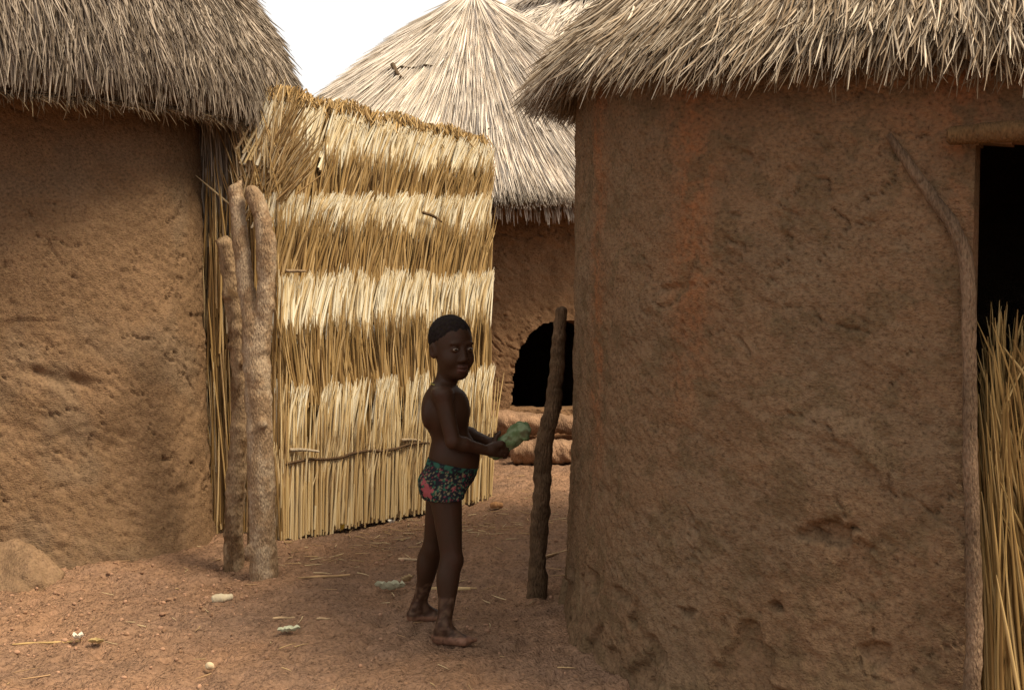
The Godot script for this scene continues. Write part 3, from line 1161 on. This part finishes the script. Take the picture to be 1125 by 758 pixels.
	for k in [[0.04, 0.455, 0.15, -0.02, Color(0.62, 0.50, 0.36)], [0.78, 0.425, 0.14, -0.015, Color(0.55, 0.42, 0.28)], [0.03, 1.31, 0.10, 0.0, Color(0.36, 0.25, 0.15)], [0.95, 1.62, 0.16, -0.05, Color(0.17, 0.11, 0.06)]]:
		var s: float = la + k[0]
		var d: Vector3 = dirof.call(s)
		var nr := Vector3(-d.z, 0, d.x)
		var p: Vector3 = at.call(s) + nr * 0.075 + Vector3.UP * k[1]
		obj("peg", tube([p, p + d * k[2] * 0.5 + Vector3.UP * k[3] * 0.3, p + d * k[2] + Vector3.UP * k[3]], [0.009, 0.008, 0.005], 8, 12, 0.3, k[4], 0.3, 3), M.bark, t)


# ---------------------------------------------------------------- posts and pole
func field_mesh(f: Field, color: Callable) -> ArrayMesh:
	var v := PackedVector3Array()
	var ix := PackedInt32Array()
	f.nets(v, ix)
	var c := PackedColorArray()
	for p in v:
		c.append(color.call(p))
	return mesh_of(v, ix, c)


func chain(f: Field, pts: Array, radii: Array, n: int, k: float) -> void:
	for i in n:
		f.cap(spline(pts, float(i) / n), spline(pts, float(i + 1) / n), spline(radii, float(i) / n), spline(radii, float(i + 1) / n), k)


func build_posts() -> void:
	var base := Vector3(-1.062, 0.0, -5.36)
	var g := ground_y(base.x, base.z)
	var t := thing("forked_post", "stout pale tree trunk post with a forked top in front of the straw fence", "post", base)
	var f := Field.new(Vector3(-0.18, -0.12, -0.12), Vector3(0.14, 1.78, 0.12), 0.0095)
	chain(f, [Vector3(0.002, -0.08, 0), Vector3(0.002, 0.15, 0), Vector3(-0.004, 0.54, 0), Vector3(-0.014, 0.92, 0.0), Vector3(-0.026, 1.14, 0.0)], [0.064, 0.058, 0.056, 0.056, 0.050], 12, 0.01)
	chain(f, [Vector3(-0.02, 1.05, -0.01), Vector3(-0.052, 1.23, -0.01), Vector3(-0.080, 1.45, -0.012), Vector3(-0.108, 1.73, -0.03)], [0.042, 0.035, 0.033, 0.029], 8, 0.012)
	chain(f, [Vector3(0.0, 1.02, 0.012), Vector3(0.028, 1.22, 0.02), Vector3(0.034, 1.42, 0.022), Vector3(0.018, 1.57, 0.018), Vector3(-0.022, 1.67, 0.012)], [0.042, 0.036, 0.037, 0.036, 0.031], 10, 0.012)
	f.ell(Vector3(0.055, 1.46, 0.03), Vector3(0.02, 0.02, 0.02), 0.015)
	f.ell(Vector3(-0.14, 1.745, -0.03), Vector3(0.11, 0.045, 0.12), 0.003, Basis.from_euler(Vector3(0.2, 0, 0.35)), true)
	f.ell(Vector3(-0.02, 1.735, 0.05), Vector3(0.10, 0.045, 0.12), 0.003, Basis.from_euler(Vector3(0.35, 0, -0.3)), true)
	f.ell(Vector3(0.016, 0.70, 0.058), Vector3(0.02, 0.022, 0.014), 0.012)
	f.ell(Vector3(0.052, 1.20, 0.03), Vector3(0.018, 0.026, 0.018), 0.015)
	f.ell(Vector3(-0.052, 0.16, 0.03), Vector3(0.02, 0.03, 0.02), 0.02)
	f.ell(Vector3(0.03, 0.075, 0.075), Vector3(0.03, 0.055, 0.02), 0.01, Basis.IDENTITY, true)
	f.bump(n_mid, 0.007, 0.9)
	f.bump(n_fine, 0.005, 0.8)
	var bark := func(p: Vector3) -> Color:
		var a := n_mid.get_noise_3dv(Vector3(p.x * 2.0, p.y * 0.9, p.z * 2.0))
		var b := n_fine.get_noise_3dv(p * Vector3(0.8, 1.4, 0.8))
		var c := Color(0.38, 0.255, 0.155).lerp(Color(0.52, 0.385, 0.26), smoothstep(-0.2, 0.25, a))
		c = c.lerp(Color(0.25, 0.155, 0.09), 0.7 * smoothstep(0.18, 0.45, b - a * 0.3))
		return c * (1.0 + 0.25 * b)
	obj("trunk", field_mesh(f, bark), M.bark, t)
	t.position.y = g - 0.03
	# the crooked, knotty branch standing beside it
	var b2 := Vector3(-1.225, 0.0, -5.52)
	var t2 := thing("crooked_post", "thinner crooked knotty branch post between the forked post and the left hut", "post", b2)
	var f2 := Field.new(Vector3(-0.14, -0.12, -0.1), Vector3(0.16, 1.55, 0.1), 0.0095)
	chain(f2, [Vector3(0.0, -0.08, 0), Vector3(0.005, 0.2, 0), Vector3(0.026, 0.5, 0), Vector3(0.044, 0.83, 0), Vector3(0.022, 1.16, 0), Vector3(0.0, 1.34, 0), Vector3(-0.022, 1.46, 0.01)], [0.048, 0.042, 0.04, 0.038, 0.037, 0.035, 0.032], 20, 0.01)
	for e in [[Vector3(0.0, 1.22, 0.036), 0.024], [Vector3(0.035, 1.07, 0.033), 0.022], [Vector3(0.055, 0.92, 0.03), 0.02], [Vector3(0.012, 0.99, 0.03), 0.018]]:
		f2.ell(e[0], Vector3.ONE * e[1], 0.02)
	f2.ell(Vector3(0.008, 1.13, 0.042), Vector3(0.016, 0.03, 0.015), 0.01, Basis.IDENTITY, true)
	f2.ell(Vector3(-0.02, 1.50, 0.03), Vector3(0.09, 0.045, 0.1), 0.003, Basis.from_euler(Vector3(0.4, 0, 0.4)), true)
	f2.bump(n_mid, 0.008, 1.1)
	f2.bump(n_fine, 0.007, 0.8)
	var bark2 := func(p: Vector3) -> Color:
		var a := n_mid.get_noise_3dv(Vector3(p.x * 2.0, p.y, p.z * 2.0) + Vector3(9, 0, 0))
		var b := n_fine.get_noise_3dv(p)
		return Color(0.37, 0.25, 0.15).lerp(Color(0.20, 0.12, 0.065), smoothstep(0.05, 0.3, a)) * (1.0 + 0.25 * b)
	obj("trunk", field_mesh(f2, bark2), M.bark, t2)
	t2.position.y = ground_y(b2.x, b2.z) - 0.02
	var b3 := Vector3(-1.175, 0.0, -5.66)
	var t3 := thing("thin_stake", "thin pale stake just visible in the gap behind the two posts", "stake", b3)
	t3.position.y = ground_y(b3.x, b3.z)
	obj("stick", tube([Vector3(0, -0.05, 0), Vector3(0.01, 0.3, 0), Vector3(0.0, 0.62, 0.0), Vector3(0.012, 0.9, 0)], [0.022, 0.019, 0.018, 0.014], 10, 50, 0.3, Color(0.38, 0.25, 0.14), 0.35, 17), M.bark, t3)
	# leaning dark pole by the right hut
	var b4 := Vector3(0.094, 0.0, -5.05)
	var t4 := thing("leaning_pole", "dark slightly crooked wooden pole leaning toward the right hut", "pole", b4)
	t4.position.y = ground_y(b4.x, b4.z)
	var f4 := Field.new(Vector3(-0.1, -0.12, -0.1), Vector3(0.2, 1.25, 0.1), 0.0085)
	chain(f4, [Vector3(-0.004, -0.08, 0), Vector3(0.004, 0.04, 0), Vector3(0.012, 0.22, 0), Vector3(0.027, 0.437, 0), Vector3(0.036, 0.62, 0), Vector3(0.075, 0.80, 0), Vector3(0.088, 0.98, 0), Vector3(0.104, 1.14, 0)], [0.046, 0.04, 0.034, 0.036, 0.034, 0.030, 0.027, 0.023], 22, 0.01)
	f4.ell(Vector3(0.042, 0.66, 0.03), Vector3(0.016, 0.03, 0.014), 0.015)
	f4.bump(n_mid, 0.009, 1.5)
	f4.bump(n_fine, 0.0035, 1.0)
	var bark4 := func(p: Vector3) -> Color:
		return Color(0.155, 0.098, 0.058) * (1.0 + 0.5 * n_mid.get_noise_3dv(p * Vector3(2, 0.8, 2)) + 0.3 * n_fine.get_noise_3dv(p))
	obj("shaft", field_mesh(f4, bark4), M.bark, t4)


# ---------------------------------------------------------------- the child
func build_child() -> void:
	var base := Vector3(-0.247, 0.0, -4.53)
	base.y = ground_y(base.x, base.z)
	var t := thing("person", "small child in dark flowered swim trunks standing side-on, looking at the camera", "person", base)
	var gr := ground_y(base.x - 0.01, base.z + 0.15) - base.y
	var gl := ground_y(base.x - 0.1, base.z - 0.15) - base.y
	# --- body field
	var f := Field.new(Vector3(-0.2, -0.03, -0.24), Vector3(0.27, 0.96, 0.26), 0.0085)
	# trunk
	f.ell(Vector3(0.010, 0.775, 0.0), Vector3(0.088, 0.108, 0.100), 0.02, Basis.from_euler(Vector3(0, 0, 0.08)))
	f.ell(Vector3(0.040, 0.605, 0.0), Vector3(0.092, 0.098, 0.090), 0.05)
	f.ell(Vector3(0.004, 0.515, 0.0), Vector3(0.078, 0.072, 0.092), 0.04)
	f.ell(Vector3(-0.036, 0.505, 0.042), Vector3(0.042, 0.05, 0.042), 0.02)
	f.ell(Vector3(-0.036, 0.505, -0.042), Vector3(0.042, 0.05, 0.042), 0.02)
	f.ell(Vector3(-0.055, 0.765, 0.052), Vector3(0.016, 0.045, 0.03), 0.02)
	f.ell(Vector3(-0.055, 0.765, -0.052), Vector3(0.016, 0.045, 0.03), 0.02)
	f.cap(Vector3(0.006, 0.862, -0.085), Vector3(0.006, 0.858, 0.085), 0.03, 0.03, 0.03)
	f.cap(Vector3(-0.002, 0.86, 0), Vector3(0.018, 0.95, 0), 0.04, 0.036, 0.03)
	f.cap(Vector3(-0.004, 0.875, 0.0), Vector3(0.0, 0.852, 0.09), 0.028, 0.026, 0.025)
	f.cap(Vector3(-0.004, 0.875, 0.0), Vector3(0.0, 0.852, -0.09), 0.028, 0.026, 0.025)
	# near (right) leg
	var rk := Vector3(0.034, 0.268, 0.085)
	var ra := Vector3(0.008, 0.062 + gr, 0.125)
	f.cap(Vector3(0.012, 0.475, 0.052), rk, 0.058, 0.037, 0.02)
	f.cap(rk, ra, 0.038, 0.025, 0.015)
	f.ell(rk.lerp(ra, 0.3) + Vector3(-0.012, 0, 0), Vector3(0.034, 0.062, 0.034), 0.02)
	f.ell(rk + Vector3(0.016, 0.0, 0.002), Vector3(0.024, 0.026, 0.026), 0.012)
	foot(f, ra, Vector3(0.93, 0, 0.36), gr, 1.0)
	# far (left) leg, set back
	var lk := Vector3(-0.042, 0.275, -0.085)
	var la := Vector3(-0.098, 0.062 + gl, -0.135)
	f.cap(Vector3(-0.008, 0.475, -0.05), lk, 0.056, 0.036, 0.02)
	f.cap(lk, la, 0.037, 0.025, 0.015)
	f.ell(lk.lerp(la, 0.3) + Vector3(-0.012, 0, 0), Vector3(0.033, 0.06, 0.033), 0.02)
	f.ell(lk + Vector3(0.016, 0, 0), Vector3(0.023, 0.025, 0.025), 0.012)
	foot(f, la, Vector3(0.99, 0, -0.12), gl, -1.0)
	# arms
	var rs := Vector3(0.004, 0.845, 0.108)
	var re := Vector3(0.042, 0.680, 0.135)
	var rw := Vector3(0.156, 0.642, 0.072)
	var ls := Vector3(0.014, 0.845, -0.108)
	var le := Vector3(0.060, 0.685, -0.130)
	var lw := Vector3(0.166, 0.655, -0.040)
	for a in [[rs, re, rw], [ls, le, lw]]:
		f.ell(a[0], Vector3(0.036, 0.038, 0.034), 0.025)
		f.cap(a[0], a[1], 0.033, 0.0265, 0.012)
		f.cap(a[1], a[2], 0.0265, 0.0185, 0.008)
		f.ell(a[1].lerp(a[2], 0.3), Vector3(0.028, 0.027, 0.026), 0.012)
	var v := PackedVector3Array()
	var ix := PackedInt32Array()
	f.nets(v, ix)
	# --- head, finer
	var face := Basis.from_euler(Vector3(0, -deg_to_rad(57.0), 0)) # turns the local +X (face) towards the camera
	var hc := Vector3(0.032, 1.03, 0.0)
	var hf := Field.new(hc - Vector3(0.13, 0.17, 0.13), hc + Vector3(0.14, 0.14, 0.14), 0.0036)
	var put := func(c: Vector3) -> Vector3:
		return hc + face * c
	hf.ell(put.call(Vector3(-0.008, 0.028, 0)), Vector3(0.089, 0.082, 0.073), 0.0, face)
	hf.ell(put.call(Vector3(0.022, -0.035, 0)), Vector3(0.058, 0.073, 0.060), 0.03, face)
	hf.ell(put.call(Vector3(0.048, -0.088, 0)), Vector3(0.026, 0.022, 0.030), 0.025, face)
	for s in [-1.0, 1.0]:
		hf.ell(put.call(Vector3(0.048, -0.036, 0.034 * s)), Vector3(0.026, 0.027, 0.023), 0.02, face)
		hf.ell(put.call(Vector3(0.078, 0.001, 0.030 * s)), Vector3(0.010, 0.010, 0.017), 0.010, face, true)
		hf.ell(put.call(Vector3(0.070, 0.000, 0.030 * s)), Vector3(0.0125, 0.0115, 0.0145), 0.002, face)
		hf.ell(put.call(Vector3(0.074, 0.020, 0.028 * s)), Vector3(0.009, 0.006, 0.02), 0.010, face)
		hf.ell(put.call(Vector3(0.083, -0.040, 0.0115 * s)), Vector3(0.009, 0.008, 0.009), 0.006, face)
		hf.ell(put.call(Vector3(-0.004, -0.008, 0.073 * s)), Vector3(0.018, 0.028, 0.009), 0.006, face * Basis.from_euler(Vector3(0.0, 0.45 * s, 0.15)))
		hf.ell(put.call(Vector3(0.000, -0.006, 0.083 * s)), Vector3(0.010, 0.017, 0.006), 0.004, face, true)
	hf.cap(put.call(Vector3(0.076, 0.004, 0)), put.call(Vector3(0.088, -0.034, 0)), 0.007, 0.0105, 0.012)
	hf.ell(put.call(Vector3(0.077, -0.0625, 0)), Vector3(0.0115, 0.0065, 0.021), 0.006, face)
	hf.ell(put.call(Vector3(0.075, -0.0755, 0)), Vector3(0.012, 0.007, 0.019), 0.006, face)
	hf.ell(put.call(Vector3(0.089, -0.0692, 0)), Vector3(0.010, 0.0016, 0.020), 0.002, face, true)
	hf.cap(hc + Vector3(-0.006, -0.06, 0), Vector3(0.012, 0.885, 0), 0.040, 0.037, 0.02)
	var first := v.size()
	var hx := PackedInt32Array()
	var hv := PackedVector3Array()
	hf.nets(hv, hx)
	v.append_array(hv)
	for i in hx:
		ix.append(i + first)
	# --- hands, finer, closed round the bundle
	var held := Vector3(0.215, 0.682, 0.012)
	var axis_dir := Vector3(0.76, 0.62, 0.12).normalized()
	for hnd in [[rw, 1.0], [lw, -1.0]]:
		var w: Vector3 = hnd[0]
		var s: float = hnd[1]
		var hfld := Field.new(Vector3(0.11, 0.58, -0.11), Vector3(0.30, 0.75, 0.13), 0.0036)
		var palm := Vector3(0.195, 0.644, 0.046 * s + 0.008)
		hfld.cap(w, w.lerp(palm, 0.5), 0.0185, 0.017, 0.006)
		hfld.cap(w.lerp(palm, 0.45) + Vector3(0, 0.008, 0), palm + Vector3(0.012, 0.016, -0.004 * s), 0.0155, 0.0145, 0.01)
		hfld.cap(w.lerp(palm, 0.45) - Vector3(0, 0.008, 0), palm + Vector3(0.008, -0.018, -0.006 * s), 0.0155, 0.013, 0.01)
		for k in 4:
			var root := palm + Vector3(0.018 - 0.002 * k, 0.020 - 0.0135 * k, -0.006 * s)
			var l: float = [0.9, 1.0, 0.94, 0.76][k]
			var mid := root + Vector3(0.019, -0.006, -0.012 * s) * l
			var tip1 := mid + Vector3(0.005, -0.010, -0.019 * s) * l
			var tip2 := tip1 + Vector3(-0.010, -0.004, -0.012 * s) * l
			hfld.cap(root, mid, 0.0072, 0.0068, 0.003)
			hfld.cap(mid, tip1, 0.0068, 0.0063, 0.001)
			hfld.cap(tip1, tip2, 0.0063, 0.0056, 0.001)
		var th0 := palm + Vector3(-0.012, 0.020, -0.004 * s)
		var th1 := th0 + Vector3(0.008, 0.020, -0.012 * s)
		hfld.cap(th0, th1, 0.0088, 0.0076, 0.006)
		hfld.cap(th1, th1 + Vector3(0.012, 0.012, -0.012 * s), 0.0076, 0.0062, 0.002)
		first = v.size()
		var gx := PackedInt32Array()
		var gv := PackedVector3Array()
		hfld.nets(gv, gx)
		v.append_array(gv)
		for i in gx:
			ix.append(i + first)
	for i in v.size():
		v[i] = raise_hips(v[i])
	var c := PackedColorArray()
	for p in v:
		var k := Color(0.038, 0.0178, 0.0098)
		var fl := face.inverse() * (p - hc)
		if p.y > 0.9 and absf(fl.z) < 0.021 and fl.x > 0.06 and fl.y > -0.085 and fl.y < -0.055:
			k = Color(0.066, 0.030, 0.022)
		if p.y < 0.022 + maxf(gr, gl):
			k = k.lerp(Color(0.19, 0.095, 0.06), clampf(0.9 + n_fine.get_noise_3dv(p * 2.0), 0.0, 1.0))
		elif p.y < 0.16:
			k = k.lerp(Color(0.17, 0.10, 0.065), clampf(0.25 + 0.9 * n_fine.get_noise_3dv(p * 1.5) - p.y, 0.0, 0.6))
		c.append(k * (1.0 + 0.14 * n_mid.get_noise_3dv(p * 2.0) + 0.06 * n_fine.get_noise_3dv(p * 2.0)))
	obj("body", mesh_of(v, ix, c), M.skin, t)
	# eyes
	for s in [-1.0, 1.0]:
		var ef := SphereMesh.new()
		ef.radius = 0.0105
		ef.height = 0.021
		var eye := obj("eye", ef, rough(Color(0.47, 0.42, 0.38), false, 0.3), t)
		eye.position = put.call(Vector3(0.0765, -0.0005, 0.030 * s))
		eye.scale = Vector3(1, 0.54, 1.05)
		var pf := SphereMesh.new()
		pf.radius = 0.0062
		pf.height = 0.0124
		var iris := obj("iris", pf, rough(Color(0.05, 0.03, 0.02), false, 0.1), eye)
		iris.position = face * Vector3(0.0062, 0.0, 0.0) + Vector3(-0.0012, 0.0, 0.001)
	# hair: a close-cropped cap over the skull
	var cap := Field.new(hc - Vector3(0.12, 0.12, 0.12), hc + Vector3(0.12, 0.13, 0.12), 0.0045)
	cap.ell(put.call(Vector3(-0.0135, 0.0375, 0)), Vector3(0.0890, 0.0825, 0.0752), 0.0, face)
	cap.bump(n_fine, 0.002, 2.5)
	cap.half(Vector3.DOWN, hc + Vector3(0, -0.03, 0))
	obj("hair", field_mesh(cap, func(p): return Color(0.016, 0.012, 0.011) * (1.0 + 0.5 * n_fine.get_noise_3dv(p * 3.0))), M.cloth, t)
	# thin cord round the neck
	var cord := []
	for k in 25:
		var a := TAU * k / 24.0
		cord.append(Vector3(0.008 + 0.050 * cos(a), 0.893 - 0.012 * cos(a), 0.052 * sin(a)))
	obj("neck_cord", tube(cord, [0.0028, 0.0028], 6, 72, 0.0, Color(0.20, 0.17, 0.05), 0.2, 2), M.plain, t)
	# swim trunks
	var sf := Field.new(Vector3(-0.16, 0.40, -0.18), Vector3(0.18, 0.68, 0.18), 0.0042)
	sf.ell(Vector3(0.040, 0.605, 0.0), Vector3(0.092, 0.098, 0.090) + Vector3.ONE * 0.005, 0.05)
	sf.ell(Vector3(0.004, 0.515, 0.0), Vector3(0.078, 0.072, 0.092) + Vector3.ONE * 0.008, 0.04)
	sf.ell(Vector3(-0.036, 0.505, 0.042), Vector3(0.050, 0.058, 0.050), 0.03)
	sf.ell(Vector3(-0.036, 0.505, -0.042), Vector3(0.050, 0.058, 0.050), 0.03)
	sf.cap(Vector3(0.012, 0.49, 0.052), Vector3(0.018, 0.42, 0.062), 0.066, 0.066, 0.02)
	sf.cap(Vector3(-0.008, 0.49, -0.05), Vector3(-0.018, 0.42, -0.062), 0.064, 0.064, 0.02)
	sf.bump(n_mid, 0.010, 1.8)
	sf.half(Vector3(0.20, 0.98, 0).normalized(), Vector3(0.0, 0.595, 0))
	sf.half(Vector3(0.05, -1.0, 0).normalized(), Vector3(0.0, 0.464, 0))
	var cloth := func(p: Vector3) -> Color:
		var top := 0.595 - p.x * 0.2 - p.y
		if top < 0.017:
			return Color(0.03, 0.08, 0.055) if n_fine.get_noise_3dv(p * 1.2) > -0.12 else Color(0.016, 0.018, 0.022)
		var k := Color(0.016, 0.016, 0.022)
		var a := n_pit.get_noise_3dv(p * 4.2 + Vector3(3, 0, 0))
		var b := n_pit.get_noise_3dv(p * 4.0 + Vector3(0, 8, 0))
		var d := n_pit.get_noise_3dv(p * 5.5 + Vector3(5, 1, 6))
		if b > 0.4:
			k = Color(0.025, 0.09, 0.055)
		if d > 0.46:
			k = Color(0.16, 0.14, 0.085)
		if a > 0.56:
			k = Color(0.14, 0.035, 0.04)
		for q in [[Vector3(-0.052, 0.498, 0.09), 0.019], [Vector3(-0.066, 0.53, 0.08), 0.010], [Vector3(0.045, 0.51, 0.105), 0.007]]:
			var w := p - (q[0] as Vector3)
			if w.length() < q[1] * (1.25 + 0.35 * sin(atan2(w.y, w.x) * 5.0)):
				k = Color(0.27, 0.07, 0.075)
		return k
	var tv := PackedVector3Array()
	var ti := PackedInt32Array()
	sf.nets(tv, ti)
	var tc := PackedColorArray()
	for i in tv.size():
		tc.append(cloth.call(tv[i]))
		tv[i] = raise_hips(tv[i])
	obj("swim_trunks", mesh_of(tv, ti, tc), M.cloth, t)
	# the bundle held before the belly
	var hb := thing("leaf_bundle", "lumpy grey-green bundle held in the child's two hands", "bundle", base + held)
	var bf := Field.new(Vector3(-0.09, -0.08, -0.08), Vector3(0.13, 0.14, 0.09), 0.0045)
	bf.cap(-axis_dir * 0.035, axis_dir * 0.085, 0.028, 0.032, 0.02)
	for i in 9:
		var q := float(i) / 8.0
		var off := Vector3(sin(i * 2.4) * 0.017, cos(i * 1.9) * 0.010, cos(i * 2.4) * 0.017)
		bf.ell(axis_dir * lerpf(-0.03, 0.09, q) + off, Vector3(0.022, 0.026, 0.020), 0.008)
	bf.bump(n_fine, 0.010, 0.9)
	obj("leaf_wrap", field_mesh(bf, func(p): return Color(0.095, 0.13, 0.06).lerp(Color(0.17, 0.21, 0.12), smoothstep(-0.2, 0.3, n_fine.get_noise_3dv(p))).lerp(Color(0.09, 0.085, 0.045), smoothstep(0.2, 0.45, n_mid.get_noise_3dv(p * 3.0)))), M.plain, hb)


func raise_hips(p: Vector3) -> Vector3:
	p.y += 0.032 * smoothstep(0.06, 0.45, p.y) * (1.0 - smoothstep(0.83, 0.93, p.y))
	return p


func foot(f: Field, ankle: Vector3, dir: Vector3, g: float, inner: float) -> void:
	var d := dir.normalized()
	var s := Vector3(-d.z, 0, d.x) * inner
	var y := g + 0.016
	var heel := Vector3(ankle.x, y, ankle.z) - d * 0.022
	var ball := Vector3(ankle.x, y - 0.002, ankle.z) + d * 0.082
	f.cap(heel + Vector3.UP * 0.006, ankle, 0.024, 0.025, 0.014)
	f.cap(ankle + Vector3.UP * -0.01, ball, 0.024, 0.014, 0.02)
	f.cap(heel, ball + s * 0.014, 0.022, 0.016, 0.012)
	f.cap(heel, ball - s * 0.016, 0.020, 0.016, 0.012)
	for k in 5:
		var r := ball + s * (0.024 - 0.0115 * k) * -1.0
		var l: float = [0.026, 0.024, 0.021, 0.017, 0.013][k]
		f.cap(r, r + d * l, 0.010 if k == 0 else 0.0075, 0.0095 if k == 0 else 0.0065, 0.004)


# ---------------------------------------------------------------- litter
func scrap(called: String, label: String, category: String, at: Vector2, size: Vector2, turn: float, curl: float, color: Color, seed_: int) -> void:
	# a thin, curled, torn piece: leaf, husk or paper, closed with a back face
	var n := 14
	var v := PackedVector3Array()
	var c := PackedColorArray()
	var ix := PackedInt32Array()
	for side in [0.0, 1.0]:
		for j in n + 1:
			for i in n + 1:
				var u := i / float(n) * 2.0 - 1.0
				var w := j / float(n) * 2.0 - 1.0
				var width := sqrt(maxf(0.0, 1.0 - pow(absf(u), 2.4))) * (1.0 + 0.35 * n_fine.get_noise_2d(u * 0.08 + seed_, signf(w)))
				var x := u * size.x * 0.5
				var z := w * width * size.y * 0.5
				var y := curl * (u * u * 0.6 + w * w * width) * size.y + 0.25 * size.y * n_fine.get_noise_2d(x * 2.0 + seed_ * 3.0, z * 2.0) + 0.3 * size.y * curl
				v.append(Vector3(x, y - 0.0025 * side, z))
				c.append(color * (1.0 + 0.3 * n_fine.get_noise_2d(x * 3.0 + seed_, z * 3.0)))
	var m := (n + 1) * (n + 1)
	for j in n:
		for i in n:
			var a := j * (n + 1) + i
			ix.append_array([a, a + 1, a + n + 1, a + 1, a + n + 2, a + n + 1])
			ix.append_array([m + a, m + a + n + 1, m + a + 1, m + a + 1, m + a + n + 1, m + a + n + 2])
	var o := obj(called, mesh_of(v, ix, c), M.plain)
	o.position = Vector3(at.x, ground_y(at.x, at.y) + 0.010, at.y)
	o.rotation.y = turn
	tag(o, label, category)


func chunk(called: String, label: String, category: String, at: Vector2, length: float, r: float, turn: float, color: Color, seed_: int, group := "") -> void:
	var h := length * 0.5
	var o := obj(called, tube([Vector3(-h, 0, 0), Vector3(-h * 0.3, 0.002, r * 0.15), Vector3(h * 0.4, 0, -r * 0.1), Vector3(h, 0.002, r * 0.2)], [r * 0.8, r, r * 0.95, r * 0.7], 14, 28, 0.6, color, 0.6, seed_), M.plain)
	o.position = Vector3(at.x, ground_y(at.x, at.y) + r * 0.75, at.y)
	o.rotation.y = turn
	tag(o, label, category, group)


func build_litter() -> void:
	# slab of fallen plaster at the foot of the left wall
	var sp := Vector3(-2.10, 0.0, -5.22)
	var f := Field.new(Vector3(-0.42, -0.1, -0.25), Vector3(0.42, 0.32, 0.25), 0.012)
	f.ell(Vector3(-0.05, 0.085, -0.04), Vector3(0.33, 0.055, 0.17), 0.0, Basis.from_euler(Vector3(0.5, 0, -0.12)))
	f.ell(Vector3(-0.20, 0.075, 0.0), Vector3(0.17, 0.06, 0.12), 0.05, Basis.from_euler(Vector3(0.4, 0, 0.05)))
	f.bump(n_mid, 0.05, 0.6)
	f.bump(n_fine, 0.012, 0.8)
	var slab := obj("fallen_plaster", field_mesh(f, func(p): return Color(0.255, 0.168, 0.105) * (1.0 + 0.25 * n_mid.get_noise_3dv(p) + 0.15 * n_fine.get_noise_3dv(p))), M.mud)
	slab.position = sp + Vector3(-0.02, -0.02, 0.07)
	tag(slab, "flat slab of clay lying against the foot of the left hut's wall", "clay slab")
	chunk("corn_cob", "short whitish stub lying on the earth before the forked post", "cob", Vector2(-1.146, -4.97), 0.075, 0.018, 0.5, Color(0.60, 0.50, 0.35), 2)
	scrap("yellow_peel", "small yellow peel on the ground by the fence's foot", "peel", Vector2(-0.88, -6.38), Vector2(0.09, 0.055), -0.3, 0.5, Color(0.62, 0.42, 0.06), 3)
	scrap("white_scrap", "white scrap nearest the straw fence's foot behind the child", "scrap", Vector2(-0.735, -6.70), Vector2(0.075, 0.05), 0.4, 0.4, Color(0.58, 0.52, 0.45), 4)
	scrap("white_scrap", "tiny white scrap between the fence's foot and the child's back leg", "scrap", Vector2(-0.625, -6.54), Vector2(0.05, 0.035), 1.2, 0.4, Color(0.62, 0.57, 0.5), 5)
	scrap("torn_leaf", "pale green torn leaf on the open ground in front of the posts", "leaf", Vector2(-0.809, -4.55), Vector2(0.085, 0.035), 0.35, 0.35, Color(0.46, 0.46, 0.33), 6)
	scrap("torn_leaf", "curled grey-green leaf lying just behind the child's back foot", "leaf", Vector2(-0.50, -5.15), Vector2(0.13, 0.05), -0.1, 0.5, Color(0.38, 0.36, 0.25), 7)
	scrap("husk", "small dry husk lying left of the child's back foot", "husk", Vector2(-0.44, -5.30), Vector2(0.07, 0.03), 0.9, 0.6, Color(0.42, 0.30, 0.17), 8)
	scrap("white_scrap", "small white scrap at the far lower left of the ground", "scrap", Vector2(-1.531, -4.424), Vector2(0.04, 0.03), 0.1, 0.5, Color(0.62, 0.56, 0.46), 9)
	scrap("husk", "dry brownish husk beside the white scrap at lower left", "husk", Vector2(-1.46, -4.40), Vector2(0.06, 0.025), -0.2, 0.4, Color(0.36, 0.26, 0.12), 10)
	chunk("pale_pebble", "pale yellowish pebble lowest on the ground, near the picture's bottom", "pebble", Vector2(-0.991, -4.105), 0.02, 0.014, 0.7, Color(0.66, 0.52, 0.34), 11)
	chunk("clay_lump", "brown lump of clay on the ground beyond the child, by the fence's end", "clod", Vector2(-0.085, -6.98), 0.06, 0.02, 0.1, Color(0.36, 0.19, 0.09), 12)
	for s in [["pale straight stick on the ground behind the child's legs", -0.27, -5.14, 0.20, 0.008, 0.02, Color(0.50, 0.35, 0.18)], ["thin dry twig on the bare earth in front of the forked post", -0.86, -4.73, 0.08, 0.005, 0.1, Color(0.42, 0.29, 0.17)], ["short thin twig right of the one before the forked post", -0.707, -4.706, 0.05, 0.005, -0.1, Color(0.45, 0.31, 0.18)], ["long thin straw lying on the earth at the lower left", -1.64, -4.43, 0.24, 0.004, 0.15, Color(0.40, 0.27, 0.12)], ["thin twig on the earth between the posts and the child", -0.80, -5.35, 0.22, 0.005, 0.25, Color(0.42, 0.27, 0.14)], ["pale twig lying at the foot of the leaning pole, hut side", 0.19, -5.75, 0.22, 0.006, 0.9, Color(0.40, 0.27, 0.15)], ["short pale twig a little behind the child's back knee", -0.47, -5.75, 0.10, 0.006, -0.2, Color(0.45, 0.32, 0.20)]]:
		chunk("twig", s[0], "twig", Vector2(s[1], s[2]), s[3], s[4], s[5], s[6], int(s[3] * 1000.0), "twigs scattered on the ground")
